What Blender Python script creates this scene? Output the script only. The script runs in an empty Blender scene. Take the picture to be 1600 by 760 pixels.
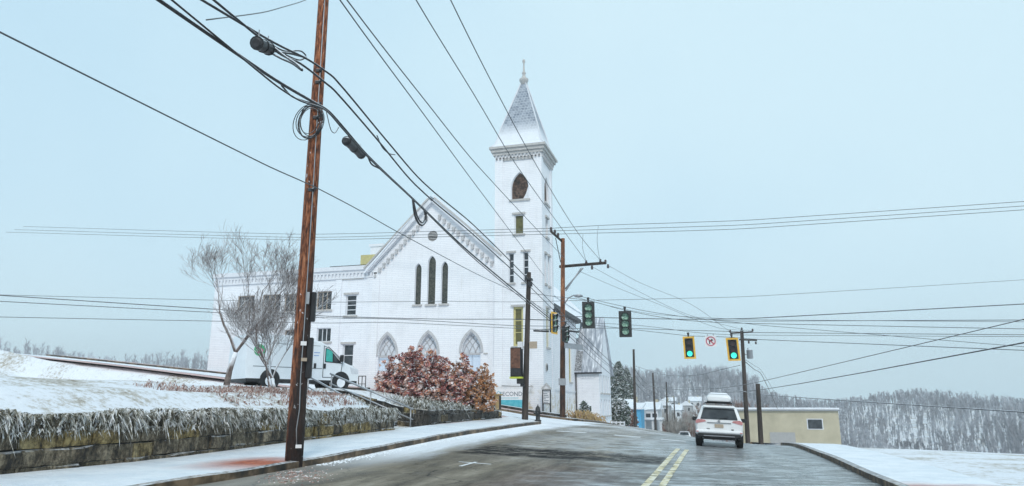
import bpy, math, random
from mathutils import Vector, Matrix
from mathutils.geometry import tessellate_polygon
R = math.radians
rnd = random.Random(7)
sc = bpy.context.scene
C = sc.collection

# ------------------------------------------------------------------ camera
# world frame: x = across the street (right), y = along the street (ahead), z up
YAW = R(16.0); PITCH = R(13.1); FPX = 1095.0; CAMZ = 1.6
cam = bpy.data.objects.new('camera', bpy.data.cameras.new('camera'))
C.objects.link(cam)
cam.data.sensor_width = 36; cam.data.lens = 36 * FPX / 1600
cam.data.clip_start = .1; cam.data.clip_end = 5000
cam.location = (0, 0, CAMZ)
cam.rotation_euler = (R(90) + PITCH, 0, YAW)
sc.camera = cam
# ------------------------------------------------------------------ sky and sun
SUN_EL, SUN_AZ = R(40), R(22)          # azimuth of the direction the light comes from, from -y towards +x
w = bpy.data.worlds.new('World'); sc.world = w; w.use_nodes = True
nt = w.node_tree; nt.nodes.clear()
out = nt.nodes.new('ShaderNodeOutputWorld'); bg = nt.nodes.new('ShaderNodeBackground')
sky = nt.nodes.new('ShaderNodeTexSky'); sky.sky_type = 'NISHITA'; sky.sun_disc = False
sky.sun_elevation = SUN_EL; sky.sun_rotation = R(180) - SUN_AZ * 1.0
sky.air_density = 1.0; sky.dust_density = 3.0; sky.ozone_density = 2
mixs = nt.nodes.new('ShaderNodeMixRGB'); mixs.inputs[0].default_value = .90
tc = nt.nodes.new('ShaderNodeTexCoord'); ns = nt.nodes.new('ShaderNodeTexNoise')
ns.inputs['Scale'].default_value = 1.3; ns.inputs['Detail'].default_value = 3
rp = nt.nodes.new('ShaderNodeValToRGB')
rp.color_ramp.elements[0].position = .35; rp.color_ramp.elements[0].color = (4.9, 7.0, 8.3, 1)
rp.color_ramp.elements[1].position = .65; rp.color_ramp.elements[1].color = (6.0, 7.9, 8.8, 1)
nt.links.new(tc.outputs['Generated'], ns.inputs['Vector']); nt.links.new(ns.outputs['Fac'], rp.inputs[0])
nt.links.new(sky.outputs[0], mixs.inputs[1]); nt.links.new(rp.outputs[0], mixs.inputs[2])
nt.links.new(mixs.outputs[0], bg.inputs[0]); bg.inputs[1].default_value = .1
nt.links.new(bg.outputs[0], out.inputs[0])
sun = bpy.data.objects.new('sun', bpy.data.lights.new('sun', 'SUN')); C.objects.link(sun)
sun.data.energy = 1.35; sun.data.angle = R(12); sun.data.color = (1, .93, .86)
_d = Vector((math.sin(SUN_AZ) * math.cos(SUN_EL), -math.cos(SUN_AZ) * math.cos(SUN_EL), math.sin(SUN_EL)))
sun.rotation_euler = _d.to_track_quat('Z', 'Y').to_euler(); sun.location = (0, -20, 30)
vs = sc.view_settings; vs.view_transform = 'Standard'; vs.look = 'None'; vs.exposure = .29; vs.gamma = 1
vs.use_curve_mapping = False
sc.cycles.volume_bounces = 0; sc.cycles.max_bounces = 6; sc.cycles.use_denoising = True
sc.cycles.volume_step_rate = 4; sc.cycles.sample_clamp_indirect = 6

# ------------------------------------------------------------------ measuring helpers
ca, sa = math.cos(YAW), math.sin(YAW); cp, sp = math.cos(PITCH), math.sin(PITCH)
def ray(px, py):
    a, b, c = px - 800, FPX, -(py - 380)
    Y = b * cp - c * sp; Z = b * sp + c * cp
    return Vector((a * ca - Y * sa, a * sa + Y * ca, Z)), Y
def P(px, py, depth):
    r, Y = ray(px, py); v = r * (depth / Y); v.z += CAMZ; return v
def F(px, py, s):
    r, _ = ray(px, py); v = r * (s / r.y); v.z += CAMZ; return v
def S(px, py, t):
    r, _ = ray(px, py); v = r * (t / r.x); v.z += CAMZ; return v

TC = [-60, -40, -27.7, -20, -15.5, -13, -9.7, -5, 0, 3, 8, 20, 60]
SR = [-20, 0, 15, 26, 36, 46, 54, 65, 75, 90, 120, 160, 250, 300]
TB = [[2.5,1.2,.8,.6,.3,.2,0,0,0,0,-.02,-.1,-.5],
 [3,1.5,1,.7,.35,.2,.02,0,0,0,-.02,-.1,-.5],
 [4,2.2,1.4,.9,.45,.17,.15,.08,0,-.02,-.05,-.2,-.8],
 [5,3,2,1.4,.8,.50,.5,.25,0,-.05,-.08,-.3,-1],
 [6,4,2.6,1.7,1.1,.74,.6,.35,-.08,-.2,-.25,-.6,-1.5],
 [6.2,4.3,2.9,1.9,1.25,.95,.62,.2,-.5,-.68,-.75,-1.2,-2.5],
 [6.2,4.2,2.9,1.9,1.3,.85,.45,0,-.9,-1.1,-1.2,-1.8,-3.5],
 [6,4,2.7,1.6,.9,.35,.05,-.5,-1.6,-1.8,-1.9,-2.6,-5],
 [5.5,3.5,2.2,1,.3,-.2,-.5,-1.1,-2.3,-2.45,-2.6,-3.4,-6.5],
 [4,2,.5,-.3,-.6,-.8,-1.3,-2.2,-3.5,-3.7,-3.9,-4.6,-8.5],
 [0,-2,-3.5,-4.5,-5,-5.2,-5.4,-5.6,-6,-6.1,-6.4,-7,-11],
 [-6,-7,-8,-8.8,-9,-9.3,-9.5,-9.7,-10,-10.2,-10.4,-11,-14],
 [-15,-16,-16.5,-17,-17,-17,-17.3,-17.5,-18,-18,-18,-19,-20],
 [-16,-17,-17,-17,-17.5,-17.5,-17.5,-18,-18,-18,-18,-19,-20]]
def _idx(L, v):
    v = min(max(v, L[0]), L[-1] - 1e-6)
    for i in range(len(L) - 1):
        if v < L[i + 1]: return i, (v - L[i]) / (L[i + 1] - L[i])
    return len(L) - 2, 1.0
def _raw(t, s):
    i, a = _idx(SR, s); j, b = _idx(TC, t)
    return (TB[i][j] * (1 - b) + TB[i][j + 1] * b) * (1 - a) + (TB[i + 1][j] * (1 - b) + TB[i + 1][j + 1] * b) * a
def sm(x, a, b):
    x = min(max((x - a) / (b - a), 0), 1); return x * x * (3 - 2 * x)
def hill(t, s):
    r = math.hypot(t, s); az = math.degrees(math.atan2(t, s)) + 16   # 0 = view axis
    top = 33 - 12 * sm(az, 13, 22) + 2.5 * math.sin(az * .5) + 6 * sm(-az, 12, 40)
    return top * sm(r, 290, 470) - 10 * sm(r, 520, 700)
def zs(t, s):
    z = sum(_raw(t + dt, s + ds) for dt, ds in ((0, 0), (1, 1.8), (-1, 1.8), (1, -1.8), (-1, -1.8))) / 5
    return z + hill(t, s)
def lerp(a, b, k): return a + (b - a) * k
def wallx(s): return -12.95 + .4 * sm(s, 18, 27) + .35 * sm(s, 30, 40.5)
def bank(t, s): return lerp(.62 * sm(-t, 13.0, 14.8) + .38 * sm(-t, 16, 19), 1.0 * sm(-t, 12.6, 18.0), sm(s, 28, 29))
def lot(t, s):
    zl = 1.42 + bank(t, s) + .25 * sm(-t, 19, 40) + .03 * math.sin(t * 1.3 + s)
    z0 = zs(t, s)
    if 26.5 < s < 30.4 and t > -17.7: return z0
    zl = lerp(zl, z0, sm(s, 39.5, 41.0))
    return lerp(zl, z0 + 1.2, sm(-t, 40, 62))
def zg(t, s):
    "visible ground height for standing things"
    if t < wallx(s) - .2 and s < 41: return lot(t, s)
    return zs(t, s)

# ------------------------------------------------------------------ materials
def new_mat(name):
    m = bpy.data.materials.new(name); m.use_nodes = True
    return m, m.node_tree, m.node_tree.nodes['Principled BSDF']
def N(t, kind, **kw):
    n = t.nodes.new(kind)
    for k, v in kw.items():
        if k in n.inputs: n.inputs[k].default_value = v
        else: setattr(n, k, v)
    return n
def ramp(t, fac, stops):
    r = t.nodes.new('ShaderNodeValToRGB'); e = r.color_ramp.elements
    e[0].position, e[0].color = stops[0][0], tuple(stops[0][1]) + (1,)
    e[1].position, e[1].color = stops[-1][0], tuple(stops[-1][1]) + (1,)
    for p, c in stops[1:-1]:
        x = e.new(p); x.color = tuple(c) + (1,)
    t.links.new(fac, r.inputs[0]); return r.outputs[0]
def math_(t, op, a, b=None, clamp=False):
    n = t.nodes.new('ShaderNodeMath'); n.operation = op; n.use_clamp = clamp
    for i, v in enumerate((a, b)):
        if v is None: continue
        if isinstance(v, (int, float)): n.inputs[i].default_value = v
        else: t.links.new(v, n.inputs[i])
    return n.outputs[0]
def mixc(t, fac, a, b):
    n = t.nodes.new('ShaderNodeMixRGB')
    for i, v in enumerate((fac, a, b)):
        if isinstance(v, (int, float)): n.inputs[i].default_value = v
        elif isinstance(v, tuple): n.inputs[i].default_value = v + (1,)
        else: t.links.new(v, n.inputs[i])
    return n.outputs[0]
SNOW = (.84, .87, .92)
def coords(t, scale=(1, 1, 1)):
    c = t.nodes.new('ShaderNodeTexCoord'); m = t.nodes.new('ShaderNodeMapping'); m.inputs['Scale'].default_value = scale
    t.links.new(c.outputs['Object'], m.inputs[0]); return m.outputs[0]
def noise(t, vec, scale, detail=4, rough=.55):
    n = N(t, 'ShaderNodeTexNoise', Scale=scale, Detail=detail, Roughness=rough); t.links.new(vec, n.inputs['Vector']); return n.outputs['Fac']
def snow_mask(t, vec, lo, hi, nscale=9, namp=.7):
    g = t.nodes.new('ShaderNodeNewGeometry'); s = t.nodes.new('ShaderNodeSeparateXYZ')
    t.links.new(g.outputs['Normal'], s.inputs[0])
    n = noise(t, vec, nscale, 3)
    a = math_(t, 'ADD', s.outputs[2], math_(t, 'MULTIPLY', math_(t, 'SUBTRACT', n, .5), namp))
    mr = N(t, 'ShaderNodeMapRange'); mr.inputs[1].default_value = lo; mr.inputs[2].default_value = hi
    t.links.new(a, mr.inputs[0]); return mr.outputs[0]
def bump(t, b, h, strength=.3, dist=.02):
    n = N(t, 'ShaderNodeBump', Strength=strength, Distance=dist); t.links.new(h, n.inputs['Height']); t.links.new(n.outputs[0], b.inputs['Normal'])
def mat(name, stops, rough=.6, scale=4, vscale=(1, 1, 1), bmp=.15, snow=None, metal=0, nscale=9, detail=4):
    m, t, b = new_mat(name); v = coords(t, vscale); f = noise(t, v, scale, detail)
    if not isinstance(stops[0][0], (int, float)) : pass
    c = ramp(t, f, stops)
    if snow:
        k = snow_mask(t, v, snow[0], snow[1], nscale); c = mixc(t, k, c, SNOW)
    t.links.new(c, b.inputs['Base Color']); b.inputs['Roughness'].default_value = rough; b.inputs['Metallic'].default_value = metal
    if bmp: bump(t, b, f, bmp)
    return m
def plain(name, col, rough=.5, metal=0, var=.12, scale=6, bmp=0.05, snow=None, nscale=9):
    lo = tuple(c * (1 - var) for c in col); hi = tuple(min(1, c * (1 + var)) for c in col)
    return mat(name, [(.3, lo), (.7, hi)], rough, scale, bmp=bmp, snow=snow, metal=metal, nscale=nscale)
M = {}
def brickwall(name, tint, stain=True):
    m, t, b = new_mat(name)
    c = t.nodes.new('ShaderNodeTexCoord'); s = t.nodes.new('ShaderNodeSeparateXYZ'); t.links.new(c.outputs['Object'], s.inputs[0])
    cb = t.nodes.new('ShaderNodeCombineXYZ'); t.links.new(math_(t, 'ADD', s.outputs[0], s.outputs[1]), cb.inputs[0]); t.links.new(s.outputs[2], cb.inputs[1])
    br = N(t, 'ShaderNodeTexBrick', Scale=1.0); br.inputs['Brick Width'].default_value = 1.1; br.inputs['Row Height'].default_value = .16
    br.inputs['Mortar Size'].default_value = .016; br.inputs['Mortar Smooth'].default_value = .3
    br.inputs['Color1'].default_value = (.95, .95, .95, 1); br.inputs['Color2'].default_value = (1, 1, 1, 1); br.inputs['Mortar'].default_value = (.75, .77, .82, 1)
    t.links.new(cb.outputs[0], br.inputs['Vector'])
    n1 = noise(t, c.outputs['Object'], .55, 7, .7); n2 = noise(t, c.outputs['Object'], 7, 5, .7)
    col = ramp(t, n1, [(.32, tuple(x * .92 for x in tint)), (.48, tint), (.75, tuple(min(.9, x * 1.04) for x in tint))])
    mul = t.nodes.new('ShaderNodeMixRGB'); mul.blend_type = 'MULTIPLY'; mul.inputs[0].default_value = .8
    t.links.new(col, mul.inputs[1]); t.links.new(br.outputs['Color'], mul.inputs[2]); col = mul.outputs[0]
    dv = coords(t, (2.2, 2.2, .22)); dn = noise(t, dv, 1.6, 6, .7); col = mixc(t, ramp(t, dn, [(.56, (0, 0, 0)), (.72, (.35, .35, .35))]), col, (.58, .58, .56))
    flk = ramp(t, n2, [(.66, (0, 0, 0)), (.74, (.3, .3, .3))]); col = mixc(t, flk, col, (.60, .60, .62))
    if stain:   # peeling paint near the footing
        mr = N(t, 'ShaderNodeMapRange'); mr.inputs[1].default_value = 2.4; mr.inputs[2].default_value = .6
        t.links.new(s.outputs[2], mr.inputs[0])
        n3 = noise(t, c.outputs['Object'], 1.6, 5, .7)
        k = math_(t, 'MULTIPLY', mr.outputs[0], ramp(t, n3, [(.45, (0, 0, 0)), (.6, (1, 1, 1))]), True)
        sx = N(t, 'ShaderNodeMapRange'); sx.inputs[1].default_value = -17.5; sx.inputs[2].default_value = -15.5; t.links.new(s.outputs[0], sx.inputs[0])
        k = math_(t, 'MULTIPLY', k, sx.outputs[0], True)
        col = mixc(t, k, col, (.52, .46, .33))
    t.links.new(col, b.inputs['Base Color']); b.inputs['Roughness'].default_value = .75
    hh = math_(t, 'ADD', math_(t, 'MULTIPLY', br.outputs['Fac'], -1.0), math_(t, 'MULTIPLY', n2, .5)); bump(t, b, hh, .35, .012)
    return m
M['brick'] = brickwall('white_painted_brick', (.83, .84, .87))
M['brick2'] = brickwall('white_painted_brick_annex', (.81, .83, .87), False)
M['trim'] = plain('white_trim', (.68, .70, .74), .6, var=.06, scale=3)
M['corbel'] = plain('corbel_shadow_grey', (.47, .47, .48), .7, var=.15, scale=5)  # grey deepened to suggest the small shadows of corbels and arch mouldings
M['cornice'] = plain('cornice_stone', (.46, .45, .44), .7, var=.15, scale=5, snow=(.75, 1.0))
M['glass'] = mat('dark_window_glass', [(.35, (.01, .015, .02)), (.7, (.06, .07, .08))], .08, 1.5, bmp=.02)
M['stained'] = mat('leaded_glass', [(.35, (.012, .014, .014)), (.5, (.05, .052, .04)), (.6, (.10, .10, .08)), (.7, (.03, .03, .03))], .3, 9, bmp=.4, detail=6)
M['belfry'] = mat('broken_belfry_screen', [(.35, (.008, .008, .008)), (.5, (.06, .035, .025)), (.62, (.14, .09, .07)), (.7, (.02, .02, .02))], .8, 4, bmp=.4, detail=6)
M['olive'] = mat('olive_glass', [(.3, (.05, .048, .012)), (.55, (.13, .12, .035)), (.75, (.07, .07, .045))], .3, 3, bmp=.3)
M['yellow_paint'] = plain('weathered_yellow_paint', (.52, .47, .22), .6, var=.15)
M['door_blue'] = plain('pale_blue_door_paint', (.60, .70, .82), .5, var=.08)
M['lattice'] = plain('white_lattice_glass', (.62, .65, .70), .35, var=.1)
M['dark'] = plain('black_plastic', (.012, .012, .014), .45)
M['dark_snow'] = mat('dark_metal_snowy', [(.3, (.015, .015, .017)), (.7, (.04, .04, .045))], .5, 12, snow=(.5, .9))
M['rubber'] = plain('tyre_rubber', (.015, .015, .016), .85)
M['steel'] = plain('galvanised_steel', (.35, .36, .38), .4, .6, snow=(.6, .95))
M['spire'] = None
def spire_mat():
    m, t, b = new_mat('slate_spire_snowy'); c = t.nodes.new('ShaderNodeTexCoord'); s = t.nodes.new('ShaderNodeSeparateXYZ')
    t.links.new(c.outputs['Object'], s.inputs[0])
    cb = t.nodes.new('ShaderNodeCombineXYZ'); t.links.new(math_(t, 'ADD', s.outputs[0], s.outputs[1]), cb.inputs[0]); t.links.new(s.outputs[2], cb.inputs[1])
    br = N(t, 'ShaderNodeTexBrick', Scale=1.0); br.inputs['Brick Width'].default_value = .28; br.inputs['Row Height'].default_value = .27
    br.inputs['Mortar Size'].default_value = .022; br.inputs['Mortar Smooth'].default_value = .5
    br.inputs['Color1'].default_value = (.13, .16, .21, 1); br.inputs['Color2'].default_value = (.28, .32, .38, 1); br.inputs['Mortar'].default_value = (.45, .49, .55, 1)
    t.links.new(cb.outputs[0], br.inputs['Vector'])
    n = noise(t, c.outputs['Object'], 1.3, 6, .7)
    mz = t.nodes.new('ShaderNodeMapping'); mz.inputs['Scale'].default_value = (1.6, 1.6, 9); t.links.new(c.outputs['Object'], mz.inputs[0])
    n2 = noise(t, mz.outputs[0], 1.2, 5, .7)
    k = ramp(t, math_(t, 'ADD', math_(t, 'MULTIPLY', n, .5), math_(t, 'MULTIPLY', n2, .5)), [(.46, (0, 0, 0)), (.62, (.30, .30, .30))])
    mr = N(t, 'ShaderNodeMapRange'); mr.inputs[1].default_value = spire_z + 1.6; mr.inputs[2].default_value = spire_z + .2; t.links.new(s.outputs[2], mr.inputs[0])
    k = math_(t, 'MAXIMUM', k, math_(t, 'MULTIPLY', mr.outputs[0], .85))
    t.links.new(mixc(t, k, br.outputs['Color'], SNOW), b.inputs['Base Color']); b.inputs['Roughness'].default_value = .6
    bump(t, b, math_(t, 'MULTIPLY', br.outputs['Fac'], -1.0), .6, .03); return m
spire_z = F(812, 236, 54.5).z + .42
M['spire'] = spire_mat()
M['seam'] = None
def seam_mat():
    m, t, b = new_mat('snowy_metal_roof'); c = t.nodes.new('ShaderNodeTexCoord')
    wv = N(t, 'ShaderNodeTexWave', Scale=.95); wv.wave_type = 'BANDS'; wv.bands_direction = 'X'; wv.inputs['Distortion'].default_value = .5; t.links.new(c.outputs['Object'], wv.inputs['Vector'])
    mz = t.nodes.new('ShaderNodeMapping'); mz.inputs['Scale'].default_value = (3, .5, .5); t.links.new(c.outputs['Object'], mz.inputs[0])
    n = noise(t, mz.outputs[0], 1.2, 5, .7)
    col = mixc(t, ramp(t, n, [(.42, (0, 0, 0)), (.66, (.9, .9, .9))]), (.24, .27, .32), SNOW)
    col = mixc(t, ramp(t, wv.outputs['Fac'], [(.03, (1, 1, 1)), (.12, (0, 0, 0))]), col, (.30, .33, .38))
    t.links.new(col, b.inputs['Base Color']); b.inputs['Roughness'].default_value = .5; bump(t, b, wv.outputs['Fac'], .3); return m
M['seam'] = seam_mat()
M['snow'] = mat('snow', [(.3, (.74, .78, .84)), (.7, (.88, .90, .93))], .7, 3, bmp=.5)
def tall_pole_mat():
    m, t, b = new_mat('creosote_pole'); c = t.nodes.new('ShaderNodeTexCoord'); g = c.outputs['Object']
    mp = t.nodes.new('ShaderNodeMapping'); mp.inputs['Scale'].default_value = (1, 1, .3); t.links.new(g, mp.inputs[0]); f = noise(t, mp.outputs[0], 3.0, 8, .75)
    col = ramp(t, f, [(.32, (.018, .012, .010)), (.43, (.09, .034, .016)), (.55, (.25, .095, .04)), (.68, (.46, .24, .13))])
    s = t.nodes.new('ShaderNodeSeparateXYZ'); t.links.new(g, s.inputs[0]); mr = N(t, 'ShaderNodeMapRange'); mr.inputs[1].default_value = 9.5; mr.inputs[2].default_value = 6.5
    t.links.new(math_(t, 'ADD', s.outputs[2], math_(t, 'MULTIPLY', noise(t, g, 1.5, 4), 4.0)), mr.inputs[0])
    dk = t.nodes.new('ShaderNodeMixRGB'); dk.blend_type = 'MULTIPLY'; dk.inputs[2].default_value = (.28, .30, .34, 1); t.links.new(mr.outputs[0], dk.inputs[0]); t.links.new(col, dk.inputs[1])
    t.links.new(dk.outputs[0], b.inputs['Base Color']); b.inputs['Roughness'].default_value = .85; bump(t, b, f, .8); return m
M['pole'] = tall_pole_mat()
def nearpole_mat():
    m, t, b = new_mat('weathered_red_brown_pole'); c = t.nodes.new('ShaderNodeTexCoord'); g = c.outputs['Object']
    mp = t.nodes.new('ShaderNodeMapping'); mp.inputs['Scale'].default_value = (6, 6, .9); t.links.new(g, mp.inputs[0])
    f = noise(t, mp.outputs[0], 3.2, 8, .72)
    col = ramp(t, f, [(.34, (.012, .008, .007)), (.45, (.10, .030, .014)), (.54, (.30, .095, .036)), (.66, (.52, .23, .12))])
    s = t.nodes.new('ShaderNodeSeparateXYZ'); t.links.new(g, s.inputs[0])
    n = noise(t, g, 1.6, 4)
    # blacker towards the right and the lower part
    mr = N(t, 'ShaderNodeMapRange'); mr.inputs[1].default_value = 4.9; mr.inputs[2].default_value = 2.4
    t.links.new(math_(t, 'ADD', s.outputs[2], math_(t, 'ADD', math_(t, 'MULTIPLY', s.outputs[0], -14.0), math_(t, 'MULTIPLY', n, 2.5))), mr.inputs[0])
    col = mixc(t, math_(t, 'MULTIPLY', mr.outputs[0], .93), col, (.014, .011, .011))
    fl = t.nodes.new('ShaderNodeMapping'); fl.inputs['Scale'].default_value = (1, 1, .6); t.links.new(g, fl.inputs[0])
    sn = noise(t, fl.outputs[0], 9, 5, .6)
    col = mixc(t, ramp(t, sn, [(.66, (0, 0, 0)), (.72, (.8, .8, .8))]), col, SNOW)
    t.links.new(col, b.inputs['Base Color']); b.inputs['Roughness'].default_value = .85; bump(t, b, f, .9, .03); return m
M['nearpole'] = nearpole_mat()
M['pole_dark'] = mat('dark_wood_pole', [(.3, (.02, .016, .014)), (.6, (.06, .045, .038)), (.75, (.14, .11, .09))], .85, 2.5, (1, 1, .2), .6)
M['cable'] = mat('black_cable_snow', [(.35, (.012, .012, .014)), (.7, (.05, .05, .055))], .6, 10, bmp=0, snow=(.35, .85), nscale=14)
M['wire'] = plain('grey_wire', (.10, .11, .12), .5, bmp=0)
M['bark'] = mat('frosted_bark', [(.3, (.07, .05, .045)), (.7, (.24, .19, .17))], .9, 6, bmp=.3, snow=(.05, .55), nscale=5)
M['bark_dark'] = mat('dark_stem', [(.3, (.03, .02, .02)), (.7, (.10, .07, .06))], .9, 6, bmp=.2, snow=(.5, .9), nscale=5)
M['red_leaf'] = mat('burgundy_leaves', [(.36, (.06, .014, .018)), (.43, (.27, .07, .07)), (.49, (.50, .22, .20)), (.54, (.62, .27, .13)), (.61, (.80, .66, .64))], .7, 2.0, bmp=0, snow=(.45, .95), nscale=12, detail=6)
M['rust_leaf'] = mat('rust_leaves', [(.3, (.16, .05, .02)), (.5, (.46, .20, .08)), (.7, (.66, .40, .20))], .7, 4, bmp=0, snow=(.55, .95), nscale=12)
M['frost'] = mat('frosted_grass', [(.36, (.03, .028, .02)), (.46, (.16, .15, .11)), (.54, (.55, .55, .52)), (.66, (.86, .88, .92))], .85, 9, (1, 1, .4), bmp=0, detail=6)
M['straw'] = mat('dead_straw', [(.3, (.20, .12, .04)), (.5, (.50, .36, .16)), (.65, (.35, .22, .18)), (.75, (.80, .80, .80))], .85, 5, bmp=0)
M['undergrowth'] = mat('reddish_dead_stems', [(.3, (.08, .04, .03)), (.45, (.28, .15, .12)), (.55, (.45, .36, .33)), (.68, (.82, .83, .85))], .85, 6, bmp=0)
M['kerb'] = mat('wet_stone_kerb', [(.34, (.012, .010, .007)), (.5, (.075, .048, .025)), (.66, (.22, .15, .09))], .6, 2.2, bmp=.5, snow=(.85, 1.25))
M['brick_red'] = plain('brick_chimney', (.3, .1, .07), .8)
M['car_white'] = plain('white_car_paint', (.78, .79, .80), .25, var=.04, scale=2, bmp=0)
M['van_white'] = plain('white_van_paint', (.76, .80, .84), .3, var=.05, scale=1.5, bmp=0)
M['seal'] = plain('dark_seam', (.12, .13, .14), .6)
M['chrome'] = plain('grey_trim', (.3, .31, .33), .35, .5)
M['tail'] = plain('red_lens', (.55, .24, .24), .3, bmp=0)
M['tealglass'] = plain('teal_side_glass', (.05, .42, .36), .12, bmp=0)
M['sigyellow'] = plain('signal_yellow', (.80, .46, .06), .5, snow=(.5, .9))
M['sigback'] = plain('signal_black', (.025, .028, .03), .6, snow=(.55, .95))
M['snowlens'] = mat('snow_filled_lens', [(.3, (.05, .12, .09)), (.5, (.20, .38, .28)), (.7, (.55, .68, .62))], .5, 14, bmp=.3)
M['darklens'] = plain('unlit_lens', (.05, .03, .03), .3)
m, t_, b_ = new_mat('green_lamp'); b_.inputs['Base Color'].default_value = (.05, .6, .45, 1)
b_.inputs['Emission Color'].default_value = (.05, .9, .62, 1); b_.inputs['Emission Strength'].default_value = 1.0; M['green'] = m
M['insul'] = plain('brown_insulator', (.05, .03, .03), .3)
M['purple'] = plain('purple_print', (.10, .07, .35), .4, bmp=0)
M['bluetext'] = plain('light_blue_print', (.25, .38, .65), .4, bmp=0)
M['greenprint'] = plain('green_print', (.08, .42, .2), .4, bmp=0)
M['magenta'] = plain('magenta_print', (.5, .05, .2), .4, bmp=0)
M['signwhite'] = plain('sign_white', (.78, .77, .78), .4, bmp=0, var=.05)
M['signred'] = plain('sign_red', (.50, .08, .12), .4, bmp=0)
M['teal'] = mat('teal_banner', [(.3, (.04, .38, .48)), (.7, (.16, .55, .64))], .6, 3, bmp=.1)
M['greytext'] = plain('grey_print', (.14, .17, .20), .6, bmp=0)
M['rust'] = mat('rusty_cabinet', [(.3, (.07, .03, .02)), (.6, (.20, .09, .055)), (.75, (.30, .17, .12))], .7, 5, bmp=.2)
M['tan'] = plain('tan_plate', (.42, .34, .26), .6, snow=(.5, .9))
M['limeedge'] = plain('lime_yellow_edge', (.55, .62, .08), .5)
M['hydrant'] = plain('dark_iron', (.015, .016, .018), .5, snow=(.7, 1.0))
M['beige'] = mat('beige_block_wall', [(.3, (.40, .36, .26)), (.7, (.52, .47, .35))], .85, .6, bmp=.1)
M['blueside'] = plain('blue_siding', (.08, .38, .62), .7)
M['whiteside'] = plain('white_siding', (.62, .64, .66), .7)
M['greyside'] = plain('grey_siding', (.36, .36, .36), .7)
M['roofsnow'] = mat('snow_covered_roof', [(.3, (.70, .74, .80)), (.7, (.88, .90, .93))], .7, .8, bmp=.2)
M['needle'] = mat('frosted_needles', [(.3, (.02, .045, .028)), (.5, (.07, .10, .07)), (.7, (.20, .23, .20))], .9, 1.2, bmp=0, snow=(.25, .8), nscale=3)
M['fartree'] = mat('frosted_hazy_wood', [(.3, (.20, .20, .23)), (.5, (.36, .37, .41)), (.7, (.62, .65, .70))], .9, .06, bmp=0)  # frosted twigs, colour lifted and cooled to add distance haze
M['browntree'] = mat('brown_bare_twigs', [(.3, (.12, .06, .05)), (.7, (.36, .22, .18))], .9, 1, bmp=0)
M['greytree'] = mat('frosted_grey_twigs', [(.3, (.16, .14, .12)), (.7, (.50, .48, .46))], .9, .8, bmp=0)
M['lawn'] = None
def ground_mat():
    m, t, b = new_mat('snowy_ground'); v = coords(t)
    a = noise(t, v, .35, 5); c = noise(t, v, 5, 8, .75)
    f = math_(t, 'ADD', math_(t, 'MULTIPLY', a, .45), math_(t, 'MULTIPLY', c, .55))
    col = ramp(t, f, [(.36, (.20, .16, .11)), (.43, (.50, .47, .42)), (.50, (.78, .81, .86)), (.7, (.87, .89, .93))])
    t.links.new(col, b.inputs['Base Color']); b.inputs['Roughness'].default_value = .8; bump(t, b, c, .6, .08); return m
M['lawn'] = ground_mat()
def walk_mat():
    m, t, b = new_mat('snowed_brick_sidewalk'); v = coords(t)
    s = t.nodes.new('ShaderNodeSeparateXYZ'); t.links.new(v, s.inputs[0])
    a = noise(t, v, 1.1, 6, .65); c = noise(t, v, 7, 6, .7)
    col = ramp(t, a, [(.3, (.70, .76, .83)), (.6, (.86, .89, .93))])
    slush = ramp(t, math_(t, 'ADD', math_(t, 'MULTIPLY', a, .4), math_(t, 'MULTIPLY', c, .6)), [(.32, (1, 1, 1)), (.40, (0, 0, 0))])
    col = mixc(t, math_(t, 'MULTIPLY', slush, .5), col, (.42, .43, .46))
    # bare red bricks by the first pole, and along the foot of the far wall
    d1 = N(t, 'ShaderNodeMapRange'); d1.inputs[1].default_value = 17.3; d1.inputs[2].default_value = 15.9; t.links.new(math_(t, 'ADD', s.outputs[1], math_(t, 'MULTIPLY', a, 1.6)), d1.inputs[0])
    d2 = N(t, 'ShaderNodeMapRange'); d2.inputs[1].default_value = -11.6; d2.inputs[2].default_value = -10.6; t.links.new(math_(t, 'ADD', s.outputs[0], math_(t, 'MULTIPLY', a, .5)), d2.inputs[0])
    d0 = N(t, 'ShaderNodeMapRange'); d0.inputs[1].default_value = 12.8; d0.inputs[2].default_value = 14.5; t.links.new(s.outputs[1], d0.inputs[0])
    k1 = math_(t, 'MULTIPLY', math_(t, 'MULTIPLY', d1.outputs[0], d0.outputs[0]), d2.outputs[0], True)
    d3 = N(t, 'ShaderNodeMapRange'); d3.inputs[1].default_value = -11.95; d3.inputs[2].default_value = -12.35; t.links.new(math_(t, 'ADD', s.outputs[0], math_(t, 'MULTIPLY', c, .4)), d3.inputs[0])
    d4 = N(t, 'ShaderNodeMapRange'); d4.inputs[1].default_value = 31; d4.inputs[2].default_value = 33; t.links.new(s.outputs[1], d4.inputs[0])
    k = math_(t, 'MAXIMUM', k1, math_(t, 'MULTIPLY', d3.outputs[0], math_(t, 'MULTIPLY', d4.outputs[0], .6)))
    red = ramp(t, c, [(.35, (.28, .05, .02)), (.6, (.55, .14, .05)), (.7, (.7, .35, .25))])
    t.links.new(mixc(t, k, col, red), b.inputs['Base Color']); b.inputs['Roughness'].default_value = .55
    fp = noise(t, v, 2.4, 4, .6); bump(t, b, math_(t, 'ADD', math_(t, 'MULTIPLY', fp, 2.5), c), .6, .08); return m
M['walk'] = walk_mat()
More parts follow.
